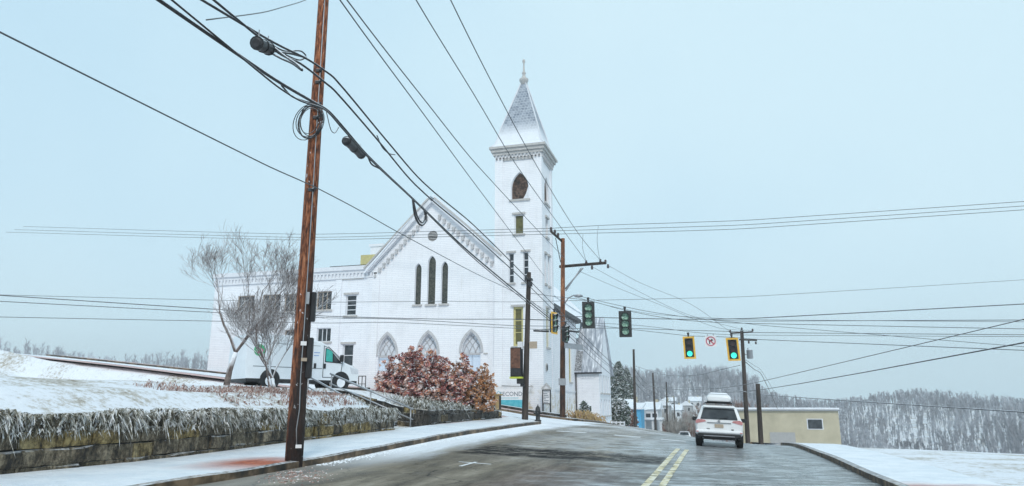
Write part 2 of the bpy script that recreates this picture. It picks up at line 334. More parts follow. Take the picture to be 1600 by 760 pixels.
def road_mat():
    m, t, b = new_mat('wet_asphalt'); v = coords(t)
    s = t.nodes.new('ShaderNodeSeparateXYZ'); t.links.new(v, s.inputs[0])
    grain = noise(t, v, 45, 3, .7); big = noise(t, v, .22, 5, .6)
    mp = coords(t, (1.5, .28, 1)); streak = noise(t, mp, 1.0, 8, .72)      # tyre-wise
    mq = coords(t, (.8, 1.7, 1)); cross = noise(t, mq, 1.2, 8, .75)        # brushed across
    base = ramp(t, streak, [(.34, (.062, .050, .034)), (.46, (.135, .112, .078)), (.56, (.21, .178, .13)), (.68, (.34, .295, .23))])
    base = mixc(t, math_(t, 'MULTIPLY', ramp(t, grain, [(.45, (0, 0, 0)), (.62, (1, 1, 1))]), .45), base, (.27, .26, .24))
    # dark repaired strip
    dx = N(t, 'ShaderNodeMapRange'); dx.inputs[1].default_value = -7.4; dx.inputs[2].default_value = -6.9; t.links.new(math_(t, 'ADD', s.outputs[0], math_(t, 'MULTIPLY', cross, .8)), dx.inputs[0])
    dx2 = N(t, 'ShaderNodeMapRange'); dx2.inputs[1].default_value = -1.2; dx2.inputs[2].default_value = -1.7; t.links.new(s.outputs[0], dx2.inputs[0])
    y1 = N(t, 'ShaderNodeMapRange'); y1.inputs[1].default_value = 20.5; y1.inputs[2].default_value = 20.9; t.links.new(math_(t, 'ADD', s.outputs[1], math_(t, 'MULTIPLY', streak, .9)), y1.inputs[0])
    y2 = N(t, 'ShaderNodeMapRange'); y2.inputs[1].default_value = 25.0; y2.inputs[2].default_value = 23.8; t.links.new(math_(t, 'ADD', s.outputs[1], math_(t, 'MULTIPLY', streak, 2.0)), y2.inputs[0])
    patch = math_(t, 'MULTIPLY', math_(t, 'MULTIPLY', dx.outputs[0], dx2.outputs[0]), math_(t, 'MULTIPLY', y1.outputs[0], y2.outputs[0]))
    patch = math_(t, 'MULTIPLY', patch, ramp(t, math_(t, 'ADD', math_(t, 'MULTIPLY', cross, .5), math_(t, 'MULTIPLY', noise(t, coords(t, (1.2, 4, 1)), 2.0, 6, .8), .5)), [(.44, (0, 0, 0)), (.50, (1, 1, 1))]), True)
    patch = math_(t, 'MULTIPLY', patch, 1.0)
    base = mixc(t, math_(t, 'MULTIPLY', patch, .95), base, (.012, .012, .014))
    vo = N(t, 'ShaderNodeTexVoronoi', Scale=.55); vo.feature = 'DISTANCE_TO_EDGE'; wv_ = t.nodes.new('ShaderNodeVectorMath'); wv_.operation = 'ADD'; t.links.new(v, wv_.inputs[0]); t.links.new(math_(t, 'MULTIPLY', noise(t, v, 1.5, 5, .7), 1.4), wv_.inputs[1]); t.links.new(wv_.outputs[0], vo.inputs['Vector'])
    crk = ramp(t, vo.outputs['Distance'], [(.004, (.8, .8, .8)), (.014, (0, 0, 0))]); base = mixc(t, crk, base, (.02, .019, .018))
    # thin dusting of snow in the crossing and at the kerb
    e1 = N(t, 'ShaderNodeMapRange'); e1.inputs[1].default_value = -7.7; e1.inputs[2].default_value = -8.7
    t.links.new(math_(t, 'ADD', s.outputs[0], math_(t, 'MULTIPLY', math_(t, 'SUBTRACT', streak, .5), 2.2)), e1.inputs[0])
    e0 = N(t, 'ShaderNodeMapRange'); e0.inputs[1].default_value = 15.5; e0.inputs[2].default_value = 20; t.links.new(s.outputs[1], e0.inputs[0])
    e2 = N(t, 'ShaderNodeMapRange'); e2.inputs[1].default_value = 24; e2.inputs[2].default_value = 40; t.links.new(s.outputs[1], e2.inputs[0])
    cov = ramp(t, math_(t, 'ADD', math_(t, 'MULTIPLY', big, .4), math_(t, 'ADD', math_(t, 'MULTIPLY', cross, .35), math_(t, 'MULTIPLY', grain, .25))), [(.46, (0, 0, 0)), (.58, (1, 1, 1))])
    k = math_(t, 'ADD', math_(t, 'MULTIPLY', e1.outputs[0], math_(t, 'ADD', math_(t, 'MULTIPLY', e0.outputs[0], .75), .12)), math_(t, 'MULTIPLY', math_(t, 'MULTIPLY', e2.outputs[0], .9), cov), True)
    col = mixc(t, k, base, (.80, .83, .88))
    # right lane: wet, slushy film, its sky reflection painted in as pale colour
    wr = N(t, 'ShaderNodeMapRange'); wr.inputs[1].default_value = -4.2; wr.inputs[2].default_value = -.6
    t.links.new(math_(t, 'ADD', s.outputs[0], math_(t, 'MULTIPLY', math_(t, 'SUBTRACT', cross, .5), 6.0)), wr.inputs[0])
    def zone(axis, a0, a1, b0, b1, nz, amp):
        src = math_(t, 'ADD', s.outputs[axis], math_(t, 'MULTIPLY', math_(t, 'SUBTRACT', nz, .5), amp))
        p = N(t, 'ShaderNodeMapRange'); p.inputs[1].default_value = a0; p.inputs[2].default_value = a1; t.links.new(src, p.inputs[0])
        q = N(t, 'ShaderNodeMapRange'); q.inputs[1].default_value = b1; q.inputs[2].default_value = b0; t.links.new(src, q.inputs[0])
        return math_(t, 'MULTIPLY', p.outputs[0], q.outputs[0])
    brn = math_(t, 'MULTIPLY', zone(0, -5.2, -4.2, -2.4, -1.6, cross, 2.5), zone(1, 5, 6, 17, 20, streak, 5.0))
    base2 = ramp(t, streak, [(.36, (.05, .034, .026)), (.5, (.125, .092, .076)), (.64, (.24, .20, .18))])
    col = mixc(t, math_(t, 'MULTIPLY', brn, .85), col, base2)
    film = math_(t, 'MULTIPLY', zone(0, -7.2, -6.0, 0, 2, cross, 3.5), zone(1, 19, 23, 31, 36, streak, 6.0))
    film = math_(t, 'MULTIPLY', math_(t, 'MULTIPLY', film, math_(t, 'SUBTRACT', 1.0, patch)), ramp(t, cross, [(.40, (0, 0, 0)), (.56, (1, 1, 1))]), True)
    col = mixc(t, math_(t, 'MULTIPLY', film, .7), col, (.46, .47, .48))  # pale sheen of the wet crossing mixed into the base colour
    wet_sheen = ramp(t, cross, [(.38, (.035, .04, .045)), (.49, (.15, .165, .18)), (.60, (.58, .64, .68))])  # lighter peaks imitate sky mirrored in the wet lane
    col = mixc(t, math_(t, 'MULTIPLY', math_(t, 'MULTIPLY', wr.outputs[0], .75), math_(t, 'SUBTRACT', 1.0, patch)), col, wet_sheen)
    t.links.new(col, b.inputs['Base Color'])
    r = math_(t, 'ADD', math_(t, 'MULTIPLY', wr.outputs[0], -.27), math_(t, 'ADD', .40, math_(t, 'MULTIPLY', math_(t, 'SUBTRACT', big, .5), .8)))
    r = math_(t, 'ADD', r, .16); r = math_(t, 'ADD', r, math_(t, 'MULTIPLY', film, -.25)); r = math_(t, 'ADD', r, math_(t, 'MULTIPLY', math_(t, 'SUBTRACT', cross, .5), .5)); r = math_(t, 'MAXIMUM', r, .08); r = math_(t, 'ADD', r, math_(t, 'MULTIPLY', patch, .3)); r = math_(t, 'ADD', r, math_(t, 'MULTIPLY', k, .4))
    t.links.new(r, b.inputs['Roughness']); t.links.new(math_(t, 'ADD', .08, math_(t, 'MULTIPLY', wr.outputs[0], .46)), b.inputs['Specular IOR Level'])
    bump(t, b, math_(t, 'ADD', grain, math_(t, 'MULTIPLY', cross, 1.6)), .35, .03); return m
M['road'] = road_mat()
def stone_mat(name, dark):
    m, t, b = new_mat(name); c = t.nodes.new('ShaderNodeTexCoord'); g = t.nodes.new('ShaderNodeNewGeometry'); o = c.outputs['Object']
    n = noise(t, coords(t, (1, 1, .4)), 3.2, 8, .78); f2 = noise(t, o, 11, 6, .75); ri = g.outputs['Random Per Island']
    if dark:
        a = ramp(t, n, [(.38, (.012, .011, .010)), (.52, (.055, .048, .040)), (.64, (.20, .18, .15)), (.75, (.38, .37, .34))])
        bb = ramp(t, n, [(.36, (.02, .018, .015)), (.50, (.17, .12, .05)), (.62, (.46, .36, .16))]); k = ramp(t, ri, [(.80, (0, 0, 0)), (.84, (1, 1, 1))])
    else:
        a = ramp(t, n, [(.38, (.018, .016, .013)), (.49, (.12, .095, .06)), (.62, (.36, .30, .21))])
        bb = ramp(t, n, [(.40, (.03, .022, .012)), (.48, (.24, .17, .06)), (.64, (.52, .40, .18))]); k = ramp(t, ri, [(.68, (0, 0, 0)), (.72, (1, 1, 1))])
    col = mixc(t, k, a, bb)
    dk = t.nodes.new('ShaderNodeMixRGB'); dk.blend_type = 'MULTIPLY'; dk.inputs[0].default_value = .8; t.links.new(col, dk.inputs[1])
    t.links.new(ramp(t, f2, [(.38, (.15, .15, .15)), (.55, (1, 1, 1))]), dk.inputs[2]); col = dk.outputs[0]
    col = mixc(t, snow_mask(t, o, .5, .9), col, SNOW)
    col = mixc(t, ramp(t, f2, [(.66, (0, 0, 0)), (.74, (.5, .5, .5))]), col, (.6, .6, .6))
    t.links.new(col, b.inputs['Base Color']); b.inputs['Roughness'].default_value = .8
    bump(t, b, math_(t, 'ADD', f2, n), 1.0, .06); return m
M['stone'] = stone_mat('tan_retaining_stone', False); M['stone_dark'] = stone_mat('dark_retaining_stone', True)
M['mortar'] = plain('dark_wet_mortar', (.025, .022, .018), .8)
M['paint_y'] = mat('worn_yellow_line', [(.38, (.18, .17, .14)), (.44, (.54, .46, .24)), (.50, (.70, .62, .40)), (.60, (.76, .73, .62))], .5, 3.3, bmp=.1)
M['paint_w'] = mat('worn_white_line', [(.34, (.25, .25, .25)), (.42, (.72, .73, .75)), (.7, (.8, .8, .8))], .5, 3, bmp=.1)

# ------------------------------------------------------------------ mesh helpers
class MB:
    def __init__(s): s.v = []; s.f = []; s.mi = []; s.mats = []; s.sm = []
    def m(s, mt):
        if mt not in s.mats: s.mats.append(mt)
        s.cur = s.mats.index(mt); return s
    cur = 0
    def face(s, idx, smooth=False): s.f.append(tuple(idx)); s.mi.append(s.cur); s.sm.append(smooth)
    def add(s, vs, fs, smooth=False):
        o = len(s.v); s.v += [tuple(v) for v in vs]
        for f in fs: s.face([o + i for i in f], smooth)
        return s
    def box(s, c, d, rz=0, bev=0):
        hx, hy, hz = d[0] / 2, d[1] / 2, d[2] / 2; cr, sr = math.cos(rz), math.sin(rz)
        def T(x, y, z): return (c[0] + x * cr - y * sr, c[1] + x * sr + y * cr, c[2] + z)
        if not bev:
            vs = [T(x, y, z) for z in (-hz, hz) for x, y in ((-hx, -hy), (hx, -hy), (hx, hy), (-hx, hy))]
            return s.add(vs, [(3, 2, 1, 0), (4, 5, 6, 7), (0, 1, 5, 4), (1, 2, 6, 5), (2, 3, 7, 6), (3, 0, 4, 7)])
        rings = []
        for z, k in ((-hz, bev), (-hz + bev, 0), (hz - bev, 0), (hz, bev)):
            a, b = hx - k, hy - k; q = bev if not k else 0
            rings.append([T(-a + q, -b, z), T(a - q, -b, z), T(a, -b + q, z), T(a, b - q, z), T(a - q, b, z), T(-a + q, b, z), T(-a, b - q, z), T(-a, -b + q, z)])
        vs = sum(rings, []); fs = [tuple(range(7, -1, -1)), tuple(range(24, 32))]
        for r in range(3):
            for i in range(8): j = (i + 1) % 8; fs.append((r * 8 + i, r * 8 + j, r * 8 + 8 + j, r * 8 + 8 + i))
        return s.add(vs, fs)
    def box2(s, x0, x1, y0, y1, z0, z1, bev=0): return s.box(((x0 + x1) / 2, (y0 + y1) / 2, (z0 + z1) / 2), (x1 - x0, y1 - y0, z1 - z0), 0, bev)
    def tube(s, pts, r, n=6, cap=True, smooth=True):
        pts = [Vector(p) for p in pts]; rs = r if isinstance(r, (list, tuple)) else [r] * len(pts)
        o = len(s.v); up = None
        for i, p in enumerate(pts):
            d = (pts[min(i + 1, len(pts) - 1)] - pts[max(i - 1, 0)])
            d = d.normalized() if d.length > 1e-9 else Vector((0, 0, 1))
            if up is None: up = Vector((0, 0, 1)) if abs(d.z) < .9 else Vector((1, 0, 0))
            a = d.cross(up)
            if a.length < 1e-6: a = d.cross(Vector((0, 1, 0)))
            a.normalize(); b = d.cross(a); up = -b if False else up
            for k in range(n):
                an = 2 * math.pi * k / n; s.v.append(tuple(p + (a * math.cos(an) + b * math.sin(an)) * rs[i]))
        for i in range(len(pts) - 1):
            for k in range(n):
                j = (k + 1) % n; s.face((o + i * n + k, o + (i + 1) * n + k, o + (i + 1) * n + j, o + i * n + j), smooth)
        if cap:
            s.face([o + k for k in range(n)]); L = o + (len(pts) - 1) * n; s.face([L + k for k in range(n - 1, -1, -1)])
        return s
    def lathe(s, c, prof, n=16, smooth=True):
        o = len(s.v)
        for r, z in prof:
            for k in range(n): a = 2 * math.pi * k / n; s.v.append((c[0] + r * math.cos(a), c[1] + r * math.sin(a), c[2] + z))
        for i in range(len(prof) - 1):
            for k in range(n): j = (k + 1) % n; s.face((o + i * n + k, o + i * n + j, o + (i + 1) * n + j, o + (i + 1) * n + k), smooth)
        s.face([o + k for k in range(n - 1, -1, -1)]); L = o + (len(prof) - 1) * n; s.face([L + k for k in range(n)])
        return s
    def prism(s, outl, fr, d, holes=()):
        """outline (u,w) + holes -> solid; fr maps (u,w)->Vector, d = depth vector"""
        loops = [list(outl)] + [list(h) for h in holes]; d = Vector(d)
        tri = tessellate_polygon([[Vector((u, w_, 0)) for u, w_ in L] for L in loops]); flat = sum(loops, [])
        A = [Vector(fr(u, w_)) for u, w_ in flat]; nn = len(flat)
        s.add([tuple(a) for a in A] + [tuple(a + d) for a in A], [tuple(f) for f in tri] + [tuple(nn + i for i in reversed(f)) for f in tri])
        o = len(s.v) - 2 * nn; k = 0
        for L in loops:
            for i in range(len(L)):
                j = (i + 1) % len(L); s.face((o + k + i, o + k + j, o + nn + k + j, o + nn + k + i))
            k += len(L)
        return s
    def disc(s, c, nrm, r, n=20, th=.01):
        nrm = Vector(nrm).normalized(); return s.tube([Vector(c), Vector(c) + nrm * th], r, n, True, False)
    def build(s, name, mt=None, parent=None, org=None):
        me = bpy.data.meshes.new(name)
        o_ = Vector(org) if org is not None else Vector((0, 0, 0))
        me.from_pydata([tuple(Vector(v) - o_) for v in s.v] if org is not None else s.v, [], s.f); me.update()
        if s.mats:
            for k in s.mats: me.materials.append(M[k])
            me.polygons.foreach_set('material_index', s.mi)
        else: me.materials.append(M[mt] if isinstance(mt, str) else mt)
        me.polygons.foreach_set('use_smooth', s.sm)
        import bmesh
        if len(s.f) < 60000:
            bm = bmesh.new(); bm.from_mesh(me); bmesh.ops.recalc_face_normals(bm, faces=bm.faces); bm.to_mesh(me); bm.free()
        ob = bpy.data.objects.new(name, me); C.objects.link(ob)
        if org is not None: ob.location = o_
        if parent is not None:
            ob.parent = parent
        return ob
def tag(o, label, cat, group=None, kind=None):
    if label: o['label'] = label
    if cat: o['category'] = cat
    if group: o['group'] = group
    if kind: o['kind'] = kind
    return o
def struct(o): o['kind'] = 'structure'; return o
def empty(name, loc, label, cat, group=None, rz=0):
    e = bpy.data.objects.new(name, None); C.objects.link(e); e.location = loc; e.rotation_euler.z = rz; e.empty_display_size = .2
    return tag(e, label, cat, group)
class Thing:
    """empty at loc; parts given in world coordinates are shifted to it"""
    def __init__(s, name, loc, label, cat, group=None): s.loc = Vector(loc); s.e = empty(name, loc, label, cat, group)
    def part(s, mb, name, mt=None, parent=None):
        off = Vector((0, 0, 0))
        mb.v = [tuple(Vector(v) - s.loc) for v in mb.v]
        return mb.build(name, mt, parent if parent is not None else s.e)
def text_mesh(txt, size, fr_origin, ux, uz, depth=.006):
    """lettering as a mesh in the plane spanned by ux, uz (world)"""
    cu = bpy.data.curves.new('t', 'FONT'); cu.body = txt; cu.size = size; cu.align_x = 'CENTER'; cu.align_y = 'CENTER'; cu.extrude = depth; cu.resolution_u = 2
    ob = bpy.data.objects.new('t', cu); C.objects.link(ob); dg = bpy.context.evaluated_depsgraph_get()
    me = bpy.data.meshes.new_from_object(ob.evaluated_get(dg)); ux = Vector(ux); uz = Vector(uz); un = ux.cross(uz)
    mb = MB(); mb.add([tuple(Vector(fr_origin) + ux * v.co.x + uz * v.co.y + un * v.co.z) for v in me.vertices], [tuple(p.vertices) for p in me.polygons])
    bpy.data.objects.remove(ob); bpy.data.meshes.remove(me); bpy.data.curves.remove(cu); return mb
def copy_tree(o, parent=None):
    c = o.copy(); C.objects.link(c)
    if parent is not None: c.parent = parent
    for ch in [x for x in bpy.data.objects if x.parent == o]: copy_tree(ch, c)
    return c

# ------------------------------------------------------------------ ground
def frange(a, b, st):
    L = []; x = a
    while x < b - 1e-6: L.append(x); x += st
    return L
tl = [-700, -550, -450, -360, -280, -220, -170, -130, -100, -80] + frange(-65, -40, 3) + frange(-40, -22, 1.5) + frange(-22, -17.5, .6) + [-17.75, -17.68, -17.1, -16.5, -15.8, -15, -14.5, -14] + frange(-13.9, -11.85, .1) + frange(-11.8, 12, .8) + frange(12, 40, 3) + [42, 50, 60, 80, 100, 130, 170, 220, 280, 360, 450, 550, 700]
sl = [-700, -450, -300, -200, -120, -80, -50, -35, -25, -18] + frange(-12, 10, 1.5) + frange(10, 26.3, .8) + [26.44, 26.53, 27.2, 28, 29, 30, 30.37, 30.46, 31] + frange(31.8, 60, .8) + frange(60, 110, 2.5) + frange(110, 250, 8) + frange(250, 560, 14) + [580, 620, 700]
def right_edge(s): return 3.2 - 1.3 * sm(s, 38, 52)
def in_street(t, s, g=0):
    if -9.7 - g < t < right_edge(s) + g and s < 262: return True
    if 42.5 - g < s < 51 + g and -75 < t < 60: return True
    if t <= -9.7 and t > -12.7 and 39.5 <= s <= 42.5 and math.hypot(t + 12.7, s - 39.5) > 3 - g: return True
    return False
def paved(t, s):
    return in_street(t, s, .6) or (-14.2 < t < -9 and s < 42) or (-12.9 < t < -9 and 51 < s < 140) or (51 < s < 54.4 and t < -9) or (0 < t < right_edge(s) + 1.9 and s < 140)
mb = MB(); nt_, ns_ = len(tl), len(sl)
for s_ in sl:
    for t_v in tl:
        isl = t_v < wallx(s_) - .22 and s_ < 41; z = lot(t_v, s_) if isl else zs(t_v, s_)
        if not isl and paved(t_v, s_) and -15 < s_ < 262: z -= .06
        if t_v < -62: z = lerp(z, zs(t_v, s_), 1)
        mb.v.append((t_v, s_, z))
for j in range(ns_ - 1):
    for i in range(nt_ - 1):
        mb.face((j * nt_ + i, j * nt_ + i + 1, (j + 1) * nt_ + i + 1, (j + 1) * nt_ + i), True)
struct(mb.build('ground', 'lawn'))
# road sheet
mb = MB(); T_ = frange(-75, -14, 2) + frange(-14, 5, .5) + frange(5, 62, 2); S_ = frange(-14, 15, 1) + frange(15, 55, .5) + frange(55, 262, 3)
idx = {}
def vid(i, j):
    if (i, j) not in idx:
        idx[(i, j)] = len(mb.v); mb.v.append((T_[i], S_[j], zs(T_[i], S_[j]) + .0))
    return idx[(i, j)]
for j in range(len(S_) - 1):
    for i in range(len(T_) - 1):
        if in_street((T_[i] + T_[i + 1]) / 2, (S_[j] + S_[j + 1]) / 2, .3): mb.face([vid(i, j), vid(i + 1, j), vid(i + 1, j + 1), vid(i, j + 1)], True)
struct(mb.build('asphalt_road', 'road'))
def loft(path_o, path_i, n=5, dz=.15):
    mb = MB(); m_ = n + 1
    for (a, b) in zip(path_o, path_i):
        for k in range(m_):
            x, y = lerp(a[0], b[0], k / n), lerp(a[1], b[1], k / n); mb.v.append((x, y, zs(x, y) + dz))
    for j in range(len(path_o) - 1):
        for k in range(n): mb.face((j * m_ + k, j * m_ + k + 1, (j + 1) * m_ + k + 1, (j + 1) * m_ + k), True)
    return mb
def kerb(path_out, path_in, name='kerb'):
    mb = MB(); k = len(path_out)
    for a, b in zip(path_out, path_in):
        za = zs(*a); j = .008 * math.sin(a[0] * 9 + a[1] * 7)
        mb.v += [(a[0], a[1], za - .1), (a[0] + j * .3, a[1], za + .14 + j), (b[0], b[1], zs(*b) + .158 + j), (b[0], b[1], za - .1)]
    for i in range(k - 1):
        for q in range(3): mb.face((i * 4 + q, i * 4 + q + 1, i * 4 + 5 + q, i * 4 + 4 + q))
    mb.face((0, 1, 2, 3)); e = (k - 1) * 4; mb.face((e + 3, e + 2, e + 1, e))
    return struct(mb.build(name, 'kerb'))
def corner(cx, cy, r, a0, a1, n=10): return [(cx + r * math.cos(lerp(a0, a1, k / n)), cy + r * math.sin(lerp(a0, a1, k / n))) for k in range(n + 1)]
ss = frange(-12, 39.5, .7)
arc = corner(-12.7, 39.5, 2.85, 0, R(90)); inn = [(lerp(-12.1, -12.6, k / 10), lerp(39.5, 40.7, k / 10)) for k in range(11)]
tt = frange(13.3, 60, 1.5)
struct(loft([(-9.85, s) for s in ss] + arc + [(-t, 42.35) for t in tt], [(wallx(s), s) for s in ss] + inn + [(-t, 40.7) for t in tt]).build('sidewalk', 'walk'))
kerb([(-9.7, s) for s in ss] + corner(-12.7, 39.5, 3, 0, R(90)) + [(-t, 42.5) for t in tt], [(-9.86, s) for s in ss] + corner(-12.7, 39.5, 2.84, 0, R(90)) + [(-t, 42.34) for t in tt])
tt2 = list(reversed(frange(12.9, 60, 1.5))); s2 = frange(54, 140, 2)
arc2 = corner(-12.7, 54, 2.85, R(-90), 0)
struct(loft([(-t, 51.15) for t in tt2] + arc2 + [(-9.85, s) for s in s2[1:]], [(-t, 54.4) for t in tt2] + [(-12.9, 54.4 + .02 * k) for k in range(11)] + [(-12.9, s + .4) for s in s2[1:]]).build('sidewalk', 'walk'))
kerb([(-t, 51.0) for t in tt2] + corner(-12.7, 54, 3, R(-90), 0) + [(-9.7, s) for s in s2[1:]], [(-t, 51.16) for t in tt2] + corner(-12.7, 54, 2.84, R(-90), 0) + [(-9.86, s) for s in s2[1:]])
sr_ = frange(-12, 42, 1); struct(loft([(right_edge(s) + .15, s) for s in sr_], [(right_edge(s) + 2, s) for s in sr_]).build('sidewalk', 'walk')); kerb([(right_edge(s), s) for s in sr_], [(right_edge(s) + .16, s) for s in sr_])
sr_ = frange(51.5, 140, 2); struct(loft([(right_edge(s) + .15, s) for s in sr_], [(right_edge(s) + 2, s) for s in sr_]).build('sidewalk', 'walk')); kerb([(right_edge(s), s) for s in sr_], [(right_edge(s) + .16, s) for s in sr_])
# painted markings, 4 mm above the asphalt
def sheet(x0, x1, y0, y1, dz=.006, nx=2, ny=None, skew=0):
    mb = MB(); ny = ny or max(2, int((y1 - y0) / .5)); nx = max(2, int((x1 - x0) / .5))
    for j in range(ny + 1):
        for i in range(nx + 1):
            y = lerp(y0, y1, j / ny); x = lerp(x0, x1, i / nx) + skew * (y - y0); mb.v.append((x, y, _road_z(x, y) + dz))
    for j in range(ny):
        for i in range(nx): a = j * (nx + 1) + i; mb.face((a, a + 1, a + nx + 2, a + nx + 1))
    return mb
def _road_z(x, y):
    "height of the road sheet itself (bilinear between its grid lines)"
    i, a = _idx(T_, x); j, b = _idx(S_, y)
    return (zs(T_[i], S_[j]) * (1 - a) + zs(T_[i + 1], S_[j]) * a) * (1 - b) + (zs(T_[i], S_[j + 1]) * (1 - a) + zs(T_[i + 1], S_[j + 1]) * a) * b
struct(sheet(-1.60, -1.44, -12, 27.5).build('road_marking', 'paint_y')); struct(sheet(-1.27, -1.12, -12, 27.2).build('road_marking', 'paint_y'))
for a, b in ((-7.4, -6.0), (-4.7, -3.5), (-2.6, -1.5)):
    struct(sheet(a, b, 33.2, 33.8).build('road_marking', 'paint_w'))
p0 = P(718, 722, 13.9); p1 = P(766, 726, 13.7)
mk = MB()
def stroke(a, b, w_):
    (x0, y0), (x1, y1) = a, b; d = Vector((x1 - x0, y1 - y0, 0)).normalized(); n_ = Vector((-d.y, d.x, 0)) * w_ / 2; K = 6
    for k in range(K + 1):
        x, y = lerp(x0, x1, k / K), lerp(y0, y1, k / K)
        for q in (-1, 1): mk.v.append((x + n_.x * q, y + n_.y * q, _road_z(x + n_.x * q, y + n_.y * q) + .006))
    o = len(mk.v) - 2 * (K + 1)
    for k in range(K): mk.face((o + 2 * k, o + 2 * k + 1, o + 2 * k + 3, o + 2 * k + 2))
def onroad(px, py):
    d = 5.0
    for _ in range(4000):
        p = P(px, py, d)
        if p.z <= _road_z(p.x, p.y): break
        d += .02
    return (p.x, p.y)
stroke(onroad(717, 722), onroad(767, 726), .10); stroke(onroad(719, 729), onroad(744, 722.5), .10)
struct(mk.build('road_marking', 'paint_w'))
# slush windrow along the kerb
mb = MB(); 
for k in range(1800):
    s_ = rnd.uniform(16, 40); t_v = -9.6 + abs(rnd.gauss(0, .20)); r = rnd.uniform(.008, .032)
    z = _road_z(t_v, s_); a = rnd.random() * 6
    mb.add([(t_v + r * math.cos(a + q * 1.57), s_ + r * math.sin(a + q * 1.57) * 1.3, z) for q in range(4)] + [(t_v, s_, z + r * .9)], [(0, 1, 4), (1, 2, 4), (2, 3, 4), (3, 0, 4)])
tag(mb.build('slush', 'snow'), 'lumpy white slush lying along the left kerb', 'slush', kind='stuff')
mb = MB()
for k in range(420):
    p = P(rnd.gauss(470, 26), rnd.gauss(744, 5), 14.0); x, y = onroad(rnd.gauss(462, 24), rnd.gauss(745, 6)); r = rnd.uniform(.01, .03); z = _road_z(x, y); a = rnd.random() * 6
    mb.add([(x + r * math.cos(a + q * 1.57), y + r * math.sin(a + q * 1.57), z) for q in range(4)] + [(x, y, z + r * .7)], [(0, 1, 4), (1, 2, 4), (2, 3, 4), (3, 0, 4)])
tag(mb.build('road_grit', 'undergrowth'), 'dark wet leaf litter and grit in the gutter by the nearest pole', 'litter', kind='stuff')

# ------------------------------------------------------------------ walls and steps
def wall_run(name, pts, zt, th, mt, label, cat='retaining wall'):
    e_ = Thing(name, (pts[0][0], pts[0][1], zs(*pts[0])), label, cat); mb = MB(); rr = random.Random(len(pts))
    for i, (x, y) in enumerate(pts):
        a = pts[max(0, i - 1)]; b = pts[min(len(pts) - 1, i + 1)]; d = Vector((b[0] - a[0], b[1] - a[1], 0)).normalized(); n_ = Vector((-d.y, d.x, 0))
        z0 = min(zs(x, y), zs(x - .4, y)) - .15; z1 = zt(x, y) - .02; f = Vector((x, y, 0)) + n_ * .06; e = f + n_ * th
        mb.v += [(f.x, f.y, z0), (f.x, f.y, lerp(z0, z1, .5)), (f.x, f.y, z1), (e.x, e.y, z1), (e.x, e.y, z0)]
    for i in range(len(pts) - 1):
        for q in range(4): mb.face((i * 5 + q, i * 5 + q + 1, i * 5 + 6 + q, i * 5 + 5 + q))
    mb.face((0, 1, 2, 3, 4)); e = (len(pts) - 1) * 5; mb.face((e + 4, e + 3, e + 2, e + 1, e)); e_.part(mb, 'core', 'mortar')
    # courses of rough blocks
    cum = [0]
    for i in range(len(pts) - 1): cum.append(cum[-1] + math.dist(pts[i], pts[i + 1]))
    def at(u):
        for i in range(len(pts) - 1):
            if u <= cum[i + 1] or i == len(pts) - 2:
                k = (u - cum[i]) / max(1e-6, cum[i + 1] - cum[i]); a, b = pts[i], pts[i + 1]; return Vector((lerp(a[0], b[0], k), lerp(a[1], b[1], k), 0)), Vector((b[0] - a[0], b[1] - a[1], 0)).normalized()
    mb = MB(); row = 0
    for row in range(5):
        u = -rr.random() * .4
        while u < cum[-1]:
            L = rr.uniform(.45, 1.15); u0, u1 = max(0, u) + .012, min(cum[-1], u + L) - .012; u += L
            if u1 - u0 < .1: continue
            nn = max(1, int((u1 - u0) / .3)); pr = rr.uniform(-.03, .05); cols = []
            for c_ in range(nn + 1):
                p, d = at(lerp(u0, u1, c_ / nn)); n_ = Vector((-d.y, d.x, 0)); zb = zs(p.x, p.y) - .1 + (row * .34 if row else 0) + rr.uniform(-.02, .02); zq = zb + .325; top = zt(p.x, p.y) + .02
                if zb > top - .08: cols = []; break
                if zq > top - .1: zq = top + rr.uniform(-.02, .03)
                jj = rr.uniform(-.02, .02); o_ = -n_ * (pr + jj); e1_ = .035
                cols.append([p + n_ * .10 + Vector((0, 0, zb)), p + o_ * .4 + Vector((0, 0, zb)), p + o_ + Vector((0, 0, zb + e1_)), p + o_ * 1.3 + Vector((0, 0, (zb + zq) / 2)), p + o_ + Vector((0, 0, zq - e1_)), p + o_ * .4 + Vector((0, 0, zq)), p + n_ * .10 + Vector((0, 0, zq))])
            if not cols: continue
            b0 = len(mb.v)
            for cc in cols: mb.v += [tuple(q) for q in cc]
            for c_ in range(len(cols) - 1):
                for q in range(6): mb.face((b0 + c_ * 7 + q, b0 + c_ * 7 + q + 1, b0 + c_ * 7 + 8 + q, b0 + c_ * 7 + 7 + q))
            mb.face([b0 + q for q in range(7)]); L_ = b0 + (len(cols) - 1) * 7; mb.face([L_ + q for q in range(6, -1, -1)])
    e_.part(mb, 'stone', mt); return e_
ws = [(wallx(s), s) for s in frange(-12, 26.3, .5)] + [(wallx(26.75), 26.75)]
ws1 = ws + [(-x, 26.76) for x in frange(12.9, 17.8, .5)]
wall_run('retaining_wall', ws1, lambda x, y: 1.36 + bank(x, 20), .45, 'stone', 'tan stone retaining wall with yellow blocks under frosted grass left of the steps')
ws2 = [(-x, 30.25) for x in reversed(frange(12.9, 17.8, .5))] + [(wallx(30.3), 30.3)] + [(wallx(s), s) for s in frange(30.8, 40.6, .5)] + [(-12.5, 40.9), (-13.4, 41.0), (-15, 41.0), (-17, 41.0)]
wall_run('retaining_wall', ws2, lambda x, y: 1.40 + 1.0 * sm(-x, 12.6, 18) - .12 * sm(y, 36, 41), .5, 'stone_dark', 'dark weathered stone retaining wall in front of the red shrub')
